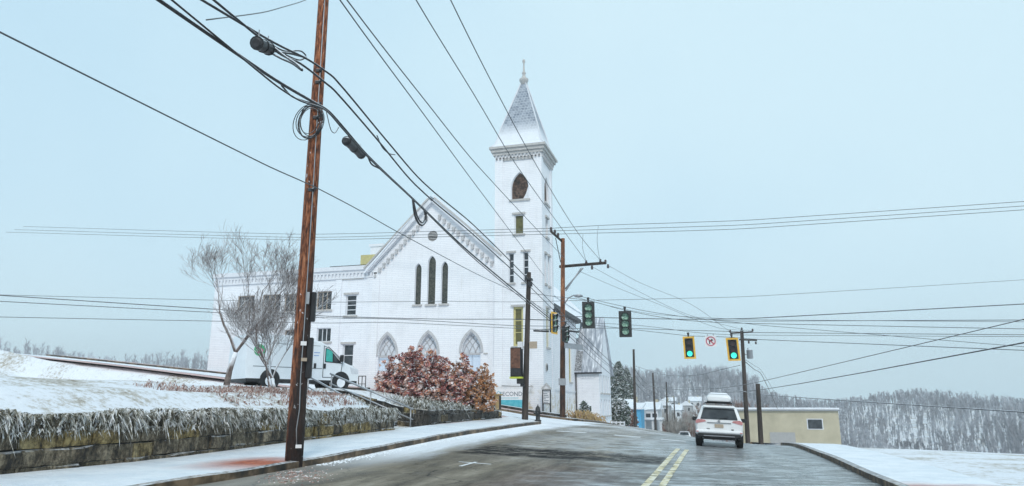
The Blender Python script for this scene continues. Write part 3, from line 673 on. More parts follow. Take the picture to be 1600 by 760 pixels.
th = Thing('stone_steps', (-13.6, 28.5, zs(-13.6, 28.5)), 'snowy stone steps climbing between the two retaining walls', 'steps')
z0 = zs(-13.3, 28.5) + .1; n_st = 8
mb = MB()
for k in range(n_st): mb.box2(-17.7, -14.0 - .44 * k, 27.0, 30.0, z0 - .4, z0 + .19 * (k + 1) - .03 + .001 * k)
th.part(mb, 'stone', 'stone_dark')
mb = MB()
for k in range(n_st): mb.box2(-14.42 - .44 * k, -14.02 - .44 * k, 27.05, 29.95, z0 + .19 * (k + 1) - .028, z0 + .19 * (k + 1) + .02)
sn_ = th.part(mb, 'snow_cover', 'snow')
def railing(a, b, posts, label):
    th = Thing('handrail', (b[0], b[1], zs(b[0], b[1])), label, 'handrail', 'handrails of the stone steps')
    mb = MB(); mb.tube([a, b], .045, 8); th.part(mb, 'rail', 'steel')
    mb = MB(); dz = Vector((0, 0, -.45)); mb.tube([Vector(a) + dz, Vector(b) + dz], .03, 8); th.part(mb, 'rail', 'steel')
    for k in posts:
        p = Vector(a).lerp(Vector(b), k); mb = MB(); mb.tube([p, (p.x, p.y, p.z - 1.0)], .035, 8); th.part(mb, 'post', 'steel')
a1, b1 = F(482, 588, 27.2), F(617, 664, 27.2); railing(a1, b1, (0, .45, .8), 'lower metal handrail on the near side of the stone steps')
a2, b2 = F(516, 584, 30.0), F(646, 640, 30.0); railing(a2, b2, (.02, .5, .97), 'upper metal handrail on the far side of the stone steps')

# ------------------------------------------------------------------ church
SF = 54.5; TX0, TX1 = -17.05, -13.1; SN = SF + .35; NX0 = F(583.5, 440, SN).x; NXR = -16.8
church = Thing('church', (-20, 56, 1.0), 'white painted brick church with steep gable front, three pointed doors and tall corner steeple', 'church')
TS1 = SF + (TX1 - TX0)
def arch(cx, w_, z0, zsp, zt, n=8):
    L = [(cx - w_ / 2, z0), (cx + w_ / 2, z0), (cx + w_ / 2, zsp)]
    h = zt - zsp; hw = w_ / 2
    R_ = (hw * hw + h * h) / (2 * hw) # circle through springing and apex, centre on the springing line
    a1 = math.asin(min(1, h / R_))
    cxr = cx + hw - R_
    for k in range(1, n): L.append((cxr + R_ * math.cos(a1 * k / n), zsp + R_ * math.sin(a1 * k / n)))
    L.append((cx, zt)); cxl = cx - hw + R_
    for k in range(n - 1, 0, -1): L.append((cxl - R_ * math.cos(a1 * k / n), zsp + R_ * math.sin(a1 * k / n)))
    L.append((cx - w_ / 2, zsp)); return L
def rect(x0, x1, z0, z1): return [(x0, z0), (x1, z0), (x1, z1), (x0, z1)]
def scale_loop(L, k_in):
    cx = sum(p[0] for p in L) / len(L); cz = sum(p[1] for p in L) / len(L); x0 = min(p[0] for p in L); x1 = max(p[0] for p in L); zz0 = min(p[1] for p in L); zz1 = max(p[1] for p in L)
    fx = (x1 - x0 - 2 * k_in) / (x1 - x0); fz = (zz1 - zz0 - 2 * k_in) / (zz1 - zz0); mx, mz = (x0 + x1) / 2, (zz0 + zz1) / 2
    return [(mx + (p[0] - mx) * fx, mz + (p[1] - mz) * fz) for p in L]
def frontmap(s): return lambda u, w_: (u, s, w_)
def sidemap(t): return lambda u, w_: (t, u, w_)
def window(T, loop, fr, dv, frame_m='trim', glass_m='glass', bars=(0, 1), sill=True, hood=True, fw=.09, label=None, diamonds=False, sillw=.14):
    """dv: unit vector into the wall"""
    dv = Vector(dv); inner = scale_loop(loop, fw); mb = MB()
    f2 = lambda u, w_: tuple(Vector(fr(u, w_)) + dv * .12)
    mb.prism(scale_loop(loop, -.002), f2, dv * .09, [inner])
    x0 = min(p[0] for p in inner); x1 = max(p[0] for p in inner); z0 = min(p[1] for p in inner); z1 = max(p[1] for p in inner)
    f3 = lambda u, w_: tuple(Vector(fr(u, w_)) + dv * .14)
    for k in range(bars[0]): x = lerp(x0, x1, (k + 1) / (bars[0] + 1)); mb.prism(rect(x - .03, x + .03, z0, z1 - .02), f3, dv * .05)
    for k in range(bars[1]): z = lerp(z0, z1, (k + 1) / (bars[1] + 1)); mb.prism(rect(x0, x1, z - .03, z + .03), f3, dv * .048)
    if diamonds:
        zsp = z0 + (z1 - z0) * .62; n_ = 5
        for sgn in (-1, 1):
            for k in range(n_):
                u0 = lerp(x0, x1, (k) / n_); u1 = u0 + sgn * (x1 - x0) * .55
                if not (x0 <= u1 <= x1): continue
                pts = [Vector(f3(u0, zsp)), Vector(f3((u0 + u1) / 2 - sgn * .05, zsp + (z1 - zsp) * .42)), Vector(f3(u1, zsp + (z1 - zsp) * .66))]
                mb.tube(pts, .02, 4)
    w = T.part(mb, 'window', frame_m)
    if label: w['label'] = label
    mb = MB(); f4 = lambda u, w_: tuple(Vector(fr(u, w_)) + dv * .2); mb.prism(inner, f4, dv * .02); T.part(mb, 'glass', glass_m, w)
    x0 = min(p[0] for p in loop); x1 = max(p[0] for p in loop); z0 = min(p[1] for p in loop); z1 = max(p[1] for p in loop)
    if sill: mb = MB(); f5 = lambda u, w_: tuple(Vector(fr(u, w_)) - dv * sillw); mb.prism(rect(x0 - .14, x1 + .14, z0 - .16, z0), f5, dv * (sillw + .02)); T.part(mb, 'sill', 'cornice', w)
    if hood: mb = MB(); f5 = lambda u, w_: tuple(Vector(fr(u, w_)) - dv * sillw); mb.prism(rect(x0 - .18, x1 + .18, z1, z1 + .17), f5, dv * (sillw + .02)); T.part(mb, 'hood', 'cornice', w)
    return w
def FX(px, py, s=SN): v = F(px, py, s); return v.x, v.z
# -- gable front
apx, apz = FX(677, 317); ezl = FX(585, 418)[1]; nx_mid = (NX0 + NXR) / 2; 
base = -1.0
door_loops = []
for (pc, ptop) in ((605.5, 524), (669.5, 521.5), (736.5, 519.5)):
    x, zt = FX(pc, ptop); z0 = zg(x, SN) - .05 if False else FX(pc, 612 - (pc - 605) * .0)[1]
    zsp = FX(pc, ptop + 30)[1]; door_loops.append((x, 1.62, z0, zsp, zt))
lanc = []
for (a, b, top, bot) in ((649, 657, 412, 476), (669, 679.5, 400, 475.5), (690, 699, 409, 474.5)):
    x0, zt = FX(a, top); x1, zb = FX(b, bot); lanc.append(((x0 + x1) / 2, x1 - x0, zb, zt - (x1 - x0) * .9, zt))
cxv, czv = FX(676, 369); rv = .47
circ = [(cxv + rv * math.cos(2 * math.pi * k / 20), czv + rv * math.sin(2 * math.pi * k / 20)) for k in range(20)]
outl = [(NX0, base), (NXR, base), (NXR, ezl - .05), (apx, apz), (NX0, ezl - .05)]
mb = MB(); mb.prism(outl, frontmap(SN), (0, .45, 0), [arch(*d) for d in door_loops] + [arch(*l) for l in lanc] + [circ])
church.part(mb, 'gable_wall', 'brick')
for (x, w_, zb, zsp, zt), lb in zip(lanc, ('left lancet window', 'tall middle lancet window', 'right lancet window')):
    window(church, arch(x, w_, zb, zsp, zt), frontmap(SN), (0, 1, 0), 'trim', 'stained', (0, 0), True, False, .04)
mb = MB(); mb.prism(circ, frontmap(SN + .25), (0, .04, 0)); lv = church.part(mb, 'louvre', 'dark')
mb = MB()
for k in range(6):
    z = czv - rv + .12 + k * .14; hw = math.sqrt(max(0, rv * rv - (z - czv) ** 2)) - .02; mb.box((cxv, SN + .12, z), (2 * hw, .09, .065))
church.part(mb, 'slat', 'cornice', lv)
for (x, w_, z0, zsp, zt) in door_loops:
    # stepped arch moulding
    o_ = arch(x, w_ + .5, z0, zsp, zt + .3); i_ = arch(x, w_ + .02, z0 - .01, zsp, zt + .01)
    mb = MB(); oo = o_; 
    mb.prism([p for p in arch(x, w_ + .46, zsp - .1, zsp, zt + .3)], frontmap(SN - .09), (0, .1, 0), [scale_loop(arch(x, w_ + .1, zsp - .08, zsp, zt + .06), .0)])
    church.part(mb, 'arch_moulding', 'corbel')  # darker grey strengthens the shadow outline of the arch
    d_ = MB()
    d_.prism(arch(x, w_, z0, zsp, zt), frontmap(SN + .38), (0, .05, 0)); dd = church.part(d_, 'door', 'lattice')
    mb = MB(); mb.box2(x - w_ / 2 + .02, x - .02, SN + .30, SN + .375, z0, zsp - .25); church.part(mb, 'door_leaf', 'door_blue', dd)
    mb = MB(); mb.box2(x + .02, x + w_ / 2 - .02, SN + .30, SN + .375, z0, zsp - .25); church.part(mb, 'door_leaf', 'door_blue', dd)
    mb = MB()
    mb.box2(x - w_ / 2, x + w_ / 2, SN + .26, SN + .38, zsp - .25, zsp - .12)
    H = zt - zsp
    for q in (-.5, -.17, .17, .5):   # intersecting tracery
        for sg in (-1, 1):
            pts = []
            for k in range(7):
                f = k / 6; xx = x + q * w_ * .98 - sg * w_ * .62 * f ** 1.6; zz = zsp - .12 + H * .95 * f
                hw = w_ / 2 * math.sqrt(max(0, 1 - ((zz - zsp) / (H + .02)) ** 1.5)) if zz > zsp else w_ / 2
                if abs(xx - x) <= hw: pts.append((xx, SN + .34, zz))
            if len(pts) > 1: mb.tube(pts, .026, 4)
    church.part(mb, 'tracery', 'corbel', dd)
def band(x0, x1, z, h, s, pr=.07): return (x0, x1, s - pr, s + .002, z, z + h)
zb_ = FX(750, 554)[1]
for a, b in ((NX0, max(NX0 + .15, door_loops[0][0] - 1.15)), (door_loops[2][0] + 1.1, NXR)): mb = MB(); mb.box2(a, b, SN - .07, SN + .01, zb_, zb_ + .12); church.part(mb, 'string_course', 'cornice')
for a, b in ((NX0 - .02, NX0 + .62), (-17.75, -17.07)):
    mb = MB(); mb.box2(a, b, SN - .1, SN + .02, base, (ezl if a < -20 else ezl) - .35); church.part(mb, 'pilaster', 'brick')
# rakes: cornice boards + corbels
rl = Vector((apx - (NX0 - .35), 0, apz - (ezl - .4))); 
def rake(x0, z0, x1, z1, off, th_, dep, mt, name):
    d = Vector((x1 - x0, 0, z1 - z0)); L = d.length; d.normalize(); n_ = Vector((-d.z, 0, d.x));
    if n_.z < 0: n_ = -n_
    p = [Vector((x0, SN - dep, z0)) + n_ * off, Vector((x1, SN - dep, z1)) + n_ * off]
    mb = MB(); vs_ = []
    for y in (0, dep + .3):
        for q in p: vs_ += [q + Vector((0, y, 0)), q + n_ * th_ + Vector((0, y, 0))]
    mb.add(vs_, [(0, 2, 3, 1), (4, 5, 7, 6), (0, 1, 5, 4), (2, 6, 7, 3), (1, 3, 7, 5), (0, 4, 6, 2)])
    return church.part(mb, name, mt)
EL = (NX0 - .45, ezl - .45); ER = (NXR + .02, ezl - .02)
rake(EL[0], EL[1], apx, apz - .02, 0, .34, .42, 'trim', 'cornice'); rake(ER[0], ER[1], apx, apz - .02, 0, .34, .42, 'trim', 'cornice')
rake(EL[0], EL[1], apx, apz - .02, .345, .14, .52, 'cornice', 'cornice'); rake(ER[0], ER[1], apx, apz - .02, .345, .14, .52, 'cornice', 'cornice')
mb = MB()
for (x0, z0, x1, z1) in ((NX0, ezl - .1, apx, apz), (NXR, ezl - .1, apx, apz)):
    n_ = 14
    for k in range(n_):
        f = (k + .5) / n_; x = lerp(x0, x1, f); z = lerp(z0, z1, f); z -= 1.05
        if abs(x - apx) < .25: continue
        mb = MB(); mb.box2(x - .09, x + .09, SN - .14, SN + .01, z + .1, z + .36); mb.box2(x - .15, x + .15, SN - .1, SN + .008, z + .33, z + .48)
        mb.tube([(x, SN - .22, z + .1), (x, SN + .01, z + .1)], .12, 8); church.part(mb, 'corbel', 'corbel')
# nave body and roof
SE = 96
mb = MB(); mb.box2(NX0, NX0 + .4, SN + .45, SE, base, ezl - .05); church.part(mb, 'nave_wall', 'brick')
mb = MB(); ap = (apx, apz + .42); 
for (ex, ez, sg) in ((NX0 - .55, ezl - .65, 1), (NXR + .3, ezl - .35, -1)):
    d = Vector((ap[0] - ex, 0, ap[1] - ez)).normalized(); n_ = Vector((-d.z, 0, d.x)); n_ = n_ if n_.z > 0 else -n_
    a, b = Vector((ex, SN - .5, ez)) + n_ * .12, Vector((ap[0], SN - .5, ap[1])) + n_ * .12
    L = Vector((0, SE - SN + .5, 0)); vs_ = [a, b, b + L, a + L, a + n_ * .12, b + n_ * .12, b + L + n_ * .12, a + L + n_ * .12]
    mb.add(vs_, [(0, 1, 2, 3), (7, 6, 5, 4), (0, 4, 5, 1), (1, 5, 6, 2), (2, 6, 7, 3), (3, 7, 4, 0)])
church.part(mb, 'roof', 'roofsnow')
# -- tower
topz = FX(812, 240, SF)[1]; topz = F(812, 236, SF).z
wt = TX1 - TX0; tcx, tcy = (TX0 + TX1) / 2, SF + wt / 2
def TF(px, py): v = F(px, py, SF); return v.x, v.z
def TR(px, py): v = S(px, py, TX1); return v.y, v.z
bx0, bzt = TF(798.5, 270); bx1, bzb = TF(826, 310.5)
f_holes = [(arch((bx0 + bx1) / 2, bx1 - bx0, bzb, bzb + 1.0, bzt), 'belfry')]
x0, zt = TF(804, 336); x1, zb = TF(818, 365); f_holes.append((rect(x0, x1, zb, zt), 'small'))
for a, b, c_, d in ((795, 803, 396, 442), (817.5, 826, 394, 441)):
    x0, zt = TF(a, c_); x1, zb = TF(b, d); f_holes.append((rect(x0, x1, zb, zt), 'narrow'))
x0, zt = TF(802, 480); x1, zb = TF(817.5, 541); f_holes.append((rect(x0, x1, zb, zt), 'tall'))
mb = MB(); mb.prism(rect(TX0, TX1, base, topz), frontmap(SF), (0, .4, 0), [h for h, _ in f_holes]); church.part(mb, 'tower_wall', 'brick')
sc_ = tcy
def mir(loop, fz=None):  # same openings on the street side
    cx = (bx0 + bx1) / 2; return [(sc_ + (p[0] - cx), p[1]) for p in loop]
s_holes = [(mir(h), k) for h, k in f_holes]
mb = MB(); mb.prism(rect(SF + .4, TS1, base, topz), sidemap(TX1), (-.4, 0, 0), [h for h, _ in s_holes]); church.part(mb, 'tower_wall', 'brick')
mb = MB(); mb.box2(TX0, TX1 - .4, TS1 - .4, TS1, base, topz); mb.box2(TX0, TX0 + .4, SF + .4, TS1 - .4, base, topz); church.part(mb, 'tower_wall', 'brick')
mb = MB(); mb.box2(TX0 + .45, TX1 - .45, SF + .45, TS1 - .45, base, topz); church.part(mb, 'tower_core', 'dark')
for holes, fr, dv in ((f_holes, frontmap(SF), (0, 1, 0)), (s_holes, sidemap(TX1), (-1, 0, 0))):
    for h, k in holes:
        if k == 'belfry': window(church, h, fr, dv, 'trim', 'belfry', (0, 0), True, False, .05)
        elif k == 'small': window(church, h, fr, dv, 'trim', 'olive', (0, 0), True, True, .07)
        elif k == 'narrow': window(church, h, fr, dv, 'trim', 'glass', (0, 3), True, True, .06)
        else: window(church, h, fr, dv, 'yellow_paint', 'olive', (0, 2), True, True, .16)
# fallen white board in the lower right of the front belfry opening
mb = MB(); a, b = TF(817, 311); c_, d = TF(826, 290); mb.prism([(a, b), (c_ - .03, b), (c_ - .03, d), (a + .25, b + .45)], frontmap(SF + .05), (0, .05, 0)); church.part(mb, 'board', 'trim')
# corner pilasters, panel head, corbels, cornice
zpt = TF(812, 250)[1]
PW = .62
for (x0_, x1_, y0_, y1_) in ((TX0 - .07, TX0 + PW, SF - .08, SF + .003), (TX1 - PW, TX1 + .07, SF - .08, SF + .003), (TX1 - .003, TX1 + .07, SF + .003, SF + PW), (TX1 - .003, TX1 + .07, TS1 - PW, TS1 + .07)):
    mb = MB(); mb.box2(x0_, x1_, y0_, y1_, base, topz - .05); church.part(mb, 'pilaster', 'brick')
mb = MB(); mb.box2(TX0 + PW, TX1 - PW, SF - .08, SF + .003, zpt + .25, topz - .06); mb.box2(TX1 - .003, TX1 + .07, SF + PW, TS1 - PW, zpt + .25, topz - .06)
church.part(mb, 'frieze', 'brick')
mb = MB(); mb.box2(TX0 + PW + .003, TX1 - PW - .003, SF - .11, SF + .003, zpt, zpt + .247); mb.box2(TX1 - .003, TX1 + .10, SF + PW + .003, TS1 - PW - .003, zpt, zpt + .247); church.part(mb, 'panel_head', 'cornice')
mb = MB(); n_ = 13
for k in range(n_):
    x = lerp(TX0 + .1, TX1 - .1, k / (n_ - 1)); mb = MB(); mb.box2(x - .07, x + .07, SF - .2, SF - .078, topz - .66, topz - .3); mb.tube([(x, SF - .2, topz - .64), (x, SF - .078, topz - .64)], .085, 8); church.part(mb, 'corbel', 'corbel')
    y = lerp(SF + .1, TS1 - .1, k / (n_ - 1)); mb = MB(); mb.box2(TX1 + .068, TX1 + .19, y - .07, y + .07, topz - .66, topz - .3); church.part(mb, 'corbel', 'corbel')
mb = MB()
for k, (ov, h0, h1) in enumerate(((.22, -.3, -.05), (.36, -.05, .22), (.50, .22, .42))):
    mb.box2(TX0 - ov, TX1 + ov, SF - ov, TS1 + ov, topz + h0 + .001 * k, topz + h1)
church.part(mb, 'cornice', 'cornice')
# spire
spz = topz + .42; apexz = F(822, 132, tcy).z; hb = wt / 2 + .42
prof = [(1.0, 0), (.86, .35), (.78, 1.0), (.70, 1.9), (.10, apexz - spz)]
mb = MB()
for k, z in prof:
    for sx, sy in ((-1, -1), (1, -1), (1, 1), (-1, 1)): mb.v.append((tcx + sx * hb * k, tcy + sy * hb * k, spz + z))
for i in range(len(prof) - 1):
    for k in range(4): j = (k + 1) % 4; mb.face((i * 4 + k, i * 4 + j, i * 4 + 4 + j, i * 4 + 4 + k))
mb.face((3, 2, 1, 0)); L_ = (len(prof) - 1) * 4; mb.face((L_, L_ + 1, L_ + 2, L_ + 3)); church.part(mb, 'spire', 'spire')
mb = MB()
for sx, sy in ((-1, -1), (1, -1), (1, 1), (-1, 1)): mb.tube([(tcx + sx * hb * k, tcy + sy * hb * k, spz + z) for k, z in prof], .06, 6)
church.part(mb, 'hip_ridge', 'trim')
fz = F(822, 92, tcy).z
mb = MB(); mb.lathe((tcx, tcy, apexz - .1), [(.30, 0), (.34, .35), (.42, .45), (.42, .6), (.26, .7), (.16, .9), (.12, 1.1), (.2, 1.2), (.1, 1.35), (.06, fz - apexz - .35), (.14, fz - apexz - .2), (.12, fz - apexz - .02), (.02, fz - apexz + .1)], 12)
church.part(mb, 'finial', 'cornice')
# plaque on the street side wall of the tower
p = S(856, 575, TX1); mb = MB(); mb.tube([(TX1, tcy - .9, p.z), (TX1 + .1, tcy - .9, p.z)], .33, 16); church.part(mb, 'plaque', 'cornice')
mb = MB(); mb.tube([(TX1 + .05, tcy - .9, p.z), (TX1 + .12, tcy - .9, p.z)], .24, 16); church.part(mb, 'plaque', 'dark')
# footing course
mb = MB(); mb.box2(TX0 - .02, TX1 + .16, SF - .16, SF - .082, base, 1.1); mb.box2(TX1 + .072, TX1 + .16, SF - .08, TS1 + .07, base, .9); church.part(mb, 'footing', 'brick')
# -- side hall behind the tower
HX = -14.5; hz = S(893, 497, HX).z; hz = 10.7
p = S(890, 505, HX); p2 = S(892, 597, HX)
hs0 = TS1; hs1 = 76
lx0 = S(887.5, 540, HX).y; lx1 = S(893, 540, HX).y
hl = arch((lx0 + lx1) / 2, min(1.2, lx1 - lx0), S(890, 597, HX).z, S(890, 570, HX).z + 1.8, S(890, 548, HX).z + .6)
mb = MB(); mb.prism(rect(hs0, hs1, base - 1, hz), sidemap(HX), (-.4, 0, 0), [hl]); church.part(mb, 'hall_wall', 'brick')
window(church, hl, sidemap(HX), (-1, 0, 0), 'yellow_paint', 'olive', (0, 2), True, False, .1)
mb = MB(); mb.box2(HX - 8, HX, 95.5, SE, base - 2, hz); mb.box2(HX - .4, HX, 86, 95.5, base - 3, hz); church.part(mb, 'hall_wall', 'brick')
mb = MB(); mb.add([(HX + .45, hs0, hz), (HX + .45, 88, hz), (-20, 88, hz + 5.6), (-20, hs0, hz + 5.6), (HX + .45, hs0, hz + .25), (HX + .45, 88, hz + .25), (-20, 88, hz + 5.85), (-20, hs0, hz + 5.85)],
    [(0, 1, 2, 3), (7, 6, 5, 4), (0, 4, 5, 1), (1, 5, 6, 2), (2, 6, 7, 3), (3, 7, 4, 0)]); church.part(mb, 'hall_roof', 'roofsnow')
mb = MB(); mb.box2(HX + .4, HX + .62, hs0, 76, hz - .25, hz + .12); mb.box2(HX, HX + .4, hs0, 76, hz - .3, hz - .02); church.part(mb, 'eaves', 'dark_snow')
mb = MB()
for k in range(14): y = hs0 + .5 + k * 1.15; mb = MB(); mb.box2(HX, HX + .22, y, y + .3, hz - .75, hz - .3); church.part(mb, 'corbel', 'trim')
mb = MB(); mb.box2(HX, HX + .08, hs0, 76, 3.0, 3.15); church.part(mb, 'string_course', 'trim')
# -- transept with two rows of windows
GX = -11.95; g0, g1 = 75.0, 83.5; gm = (g0 + g1) / 2
gez = F(915, 579, g0).z; gpz = S(944, 501, GX).z
whs = []
for r_, (zz0, zz1) in enumerate(((S(945, 652, GX).z * 0 + .6, 2.3), (3.0, 4.9))):
    for yc in (g0 + 1.3, g0 + 3.4, gm + .9, g1 - 1.5): whs.append(rect(yc - .42, yc + .42, zz0, zz1))
mb = MB(); mb.prism([(g0, -4), (g1, -4), (g1, gez), (gm, gpz), (g0, gez)], sidemap(GX), (-.35, 0, 0), whs); church.part(mb, 'transept_wall', 'brick2')
for h in whs: window(church, h, sidemap(GX), (-1, 0, 0), 'trim', 'glass', (0, 1), True, False, .07)
mb = MB(); mb.box2(HX, GX - .35, g0, g0 + .35, -3, gez); church.part(mb, 'transept_wall', 'brick2')
mb = MB(); mb.box2(HX + .25, HX + .38, g0 - .06, g0 + .01, -2, gez - .05); mb.box2(GX - .42, GX + .05, g0 - .07, g0 + .01, -3, gez - .05)
for k in range(5): x = lerp(HX + .7, GX - .7, k / 4); mb.box2(x - .1, x + .1, g0 - .1, g0 + .01, gez - .85, gez - .55)
mb.box2(HX + .38, GX - .42, g0 - .065, g0 + .01, gez - .55, gez - .3); church.part(mb, 'pilaster', 'brick2')
mb = MB(); rt = gpz + .1
for sg, y0_, in ((1, g0 - .35), (-1, g1 + .35)):
    a = [(HX + .02, y0_, gez - .3), (GX + .35, y0_, gez - .3), (GX + .1, gm, rt), (HX + .02, gm, rt)]; vs_ = [Vector(q) for q in a]; n_ = Vector((0, -sg * .11, .11))
    mb.add(vs_ + [q + n_ for q in vs_], [(0, 1, 2, 3), (7, 6, 5, 4), (0, 4, 5, 1), (1, 5, 6, 2), (2, 6, 7, 3), (3, 7, 4, 0)])
church.part(mb, 'transept_roof', 'seam')
mb = MB(); mb.box2(HX, GX + .38, g0 - .42, g0 - .3, gez - .38, gez - .22); church.part(mb, 'gutter', 'dark')
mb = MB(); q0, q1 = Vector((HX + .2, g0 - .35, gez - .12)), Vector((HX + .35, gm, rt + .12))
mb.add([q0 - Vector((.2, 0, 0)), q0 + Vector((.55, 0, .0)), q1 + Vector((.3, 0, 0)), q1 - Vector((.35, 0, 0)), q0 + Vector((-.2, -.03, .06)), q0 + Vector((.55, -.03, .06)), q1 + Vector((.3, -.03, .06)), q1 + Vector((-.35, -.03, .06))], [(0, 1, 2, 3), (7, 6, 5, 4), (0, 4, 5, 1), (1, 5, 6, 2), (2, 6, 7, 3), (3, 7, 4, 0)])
church.part(mb, 'valley_strip', 'dark_snow')  # dark strip where the transept roof meets the hall wall
mb = MB(); mb.tube([(HX + .12, g0 - .12, gez - .3), (HX + .12, g0 - .12, -1)], .06, 6); church.part(mb, 'downspout', 'dark')

# ------------------------------------------------------------------ annex left of the church
AX0 = F(330, 500, SN).x
annex = Thing('church_annex', (-31, 56, 2.8), 'low white painted brick annex with dentil cornice adjoining the left side of the church', 'annex')
paz = FX(540, 419)[1]; SA = SN + .1
def AX(px, py): v = F(px, py, SA); return v.x, v.z
holes = []
def ah(a, b, c_, d): x0, zt = AX(a, c_); x1, zb = AX(b, d); holes.append(rect(x0, x1, zb, zt)); return holes[-1]
w1 = ah(541, 556, 461, 493); w2 = ah(536, 551, 538, 573); w3 = ah(495.5, 517, 456, 484); w4 = ah(495.5, 516, 513, 534); w5 = ah(445, 466, 460, 487); w6 = ah(411, 437, 461, 487); w7 = ah(372, 396, 463, 489); w8 = ah(445, 466, 516, 540)
mb = MB(); mb.prism(rect(AX0, NX0, 1, paz), frontmap(SA), (0, .4, 0), holes); annex.part(mb, 'wall', 'brick2')
for h in (w1, w2): window(annex, h, frontmap(SA), (0, 1, 0), 'trim', 'glass', (0, 3 if h is w1 else 1), True, True, .1)
for h in (w3, w4, w5, w6, w7, w8): window(annex, h, frontmap(SA), (0, 1, 0), 'tan' if h is not w4 else 'trim', 'glass', (2, 0), True, False, .07)
mb = MB(); mb.box2(AX0, AX0 + .4, SA + .4, SA + 14, 1, paz); annex.part(mb, 'wall', 'brick2')
mb = MB(); mb.box2(AX0 - .1, NX0 - .55, SA + .42, SA + 14, paz - .3, paz - .1); annex.part(mb, 'roof', 'roofsnow')
pil = AX(527, 500)[0]
for a, b in ((NX0 - .62, NX0 - .002), (pil - .3, pil + .3)):
    mb = MB(); mb.box2(a, b, SA - .1, SA + .002, 1, paz - 1.02); annex.part(mb, 'pilaster', 'brick2')
mb = MB(); mb.box2(AX0 - .2, NX0 - .002, SA - .25, SA + .05, paz - .25, paz + .12); annex.part(mb, 'parapet', 'trim')
mb = MB(); mb.box2(AX0, NX0 - .002, SA - .14, SA + .001, paz - .99, paz - .85)
for k in range(60):
    x = NX0 - .25 - k * .36
    if x < AX0: break
    mb.box2(x - .09, x + .09, SA - .13, SA + .001, paz - .86, paz - .5)
mb.box2(AX0, NX0 - .002, SA - .11, SA - .0005, paz - .52, paz - .25); annex.part(mb, 'cornice', 'trim')
mb = MB(); x0, z_ = AX(532, 437); x1, _ = AX(568, 437); mb.box2(x0, x1, SA - .09, SA + .001, z_ - .07, z_ + .07); annex.part(mb, 'panel_head', 'cornice')
mb = MB(); q = F(520, 416, SA + .6); q2 = F(583, 410, SA + .6); mb.box2(q.x, NX0, SA + .1, SA + 1.2, paz + .1, paz + .26); annex.part(mb, 'roof_edge', 'dark')
bxa = F(567, 400, SA + 3); bxb = F(592, 400, SA + 3); mb = MB(); mb.box2(bxa.x, bxb.x + .9, SA + 2.6, SA + 4.4, paz - .2, F(580, 398, SA + 2.6).z); bb_ = annex.part(mb, 'rooftop_box', 'yellow_paint')
cha = F(582, 390, SA + 6); chb = F(601, 390, SA + 6); mb = MB(); cz = F(590, 383, SA + 5.6).z; mb.box2(cha.x, chb.x, SA + 5.6, SA + 6.8, paz - .2, cz - .15); mb.box2(cha.x - .12, chb.x + .12, SA + 5.5, SA + 6.9, cz - .15, cz + .1); annex.part(mb, 'chimney', 'brick2')
# little porch railing by the annex door
th = Thing('porch_railing', (F(565, 600, 53.5).x, 53.5, zs(-29, 53.5)), 'small black porch railing at the foot of the annex wall beside the van', 'railing')
x0 = F(560, 600, 53.5).x; x1 = F(571, 600, 53.5).x; zr = zs(x0, 53.5) + .1; mb = MB(); zt = F(565, 588, 53.5).z
mb.tube([(x0, 53.5, zt), (x1, 53.5, zt)], .04, 6); mb.tube([(x0, 53.5, zr + .3), (x1, 53.5, zr + .3)], .03, 6); th.part(mb, 'rail', 'dark')
for k in range(3): x = lerp(x0, x1, k / 2); mb = MB(); mb.tube([(x, 53.5, zr - .2), (x, 53.5, zt)], .035, 6); th.part(mb, 'post', 'dark')

# low dark kerb wall along the church footing
mb = MB(); pts = [(-x, 52.9) for x in frange(11.0, 24.5, .6)]; V = []
for x, y in pts: z = zs(x, y); V += [(x, y, z - .1), (x, y, z + .34), (x, y + .35, z + .36), (x, y + .35, z - .1)]
mb.v = V
for i in range(len(pts) - 1):
    for q in range(3): mb.face((i * 4 + q, i * 4 + q + 1, i * 4 + 5 + q, i * 4 + 4 + q))
mb.face((0, 1, 2, 3)); e = (len(pts) - 1) * 4; mb.face((e + 3, e + 2, e + 1, e))
tag(mb.build('low_stone_wall', 'stone_dark'), 'low dark stone edging wall running along the church footing', 'low wall')

# ------------------------------------------------------------------ banner and notice board
def sframe(px, py, s): return F(px, py, s)
bs = 53.6; a = F(772, 612, bs); b = F(815, 640, bs); bl = F(770, 640, bs)
th = Thing('church_banner', ((a.x + b.x) / 2, bs, zs(a.x, bs)), 'white and teal banner lettered SECOND on a frame at the foot of the steeple', 'banner')
bx_0, bx_1 = a.x, F(817, 625, bs).x; zt = F(790, 608, bs).z; zb = F(795, 638, bs).z; zm = F(795, 625, bs).z
mb = MB(); mb.box2(bx_0, bx_1, bs, bs + .03, zm, zt - .0); th.part(mb, 'sheet', 'signwhite')
mb = MB(); mb.box2(bx_0 - .05, bx_1, bs - .006, bs + .028, zb, zm - .002); th.part(mb, 'lower_sheet', 'teal')
th.part(text_mesh('SECOND', .46, ((bx_0 + bx_1) / 2 + .22, bs - .01, lerp(zm, zt, .52)), (1, 0, 0), (0, 0, 1)), 'lettering', 'greytext')
mb = MB(); mb.box2(bx_0 + .55, bx_1 - .35, bs - .012, bs - .002, zm + .12, zm + .16)
mb.tube([(bx_0 + .1, bs - .01, zm + .3), (bx_0 + .35, bs - .01, zt - .15), (bx_0 + .6, bs - .01, zm + .45)], .025, 4); th.part(mb, 'emblem', 'teal')
for x in (bx_0, bx_1): mb = MB(); mb.tube([(x, bs + .05, zs(x, bs) - .2), (x, bs + .05, zt + .05)], .035, 6); th.part(mb, 'post', 'steel')
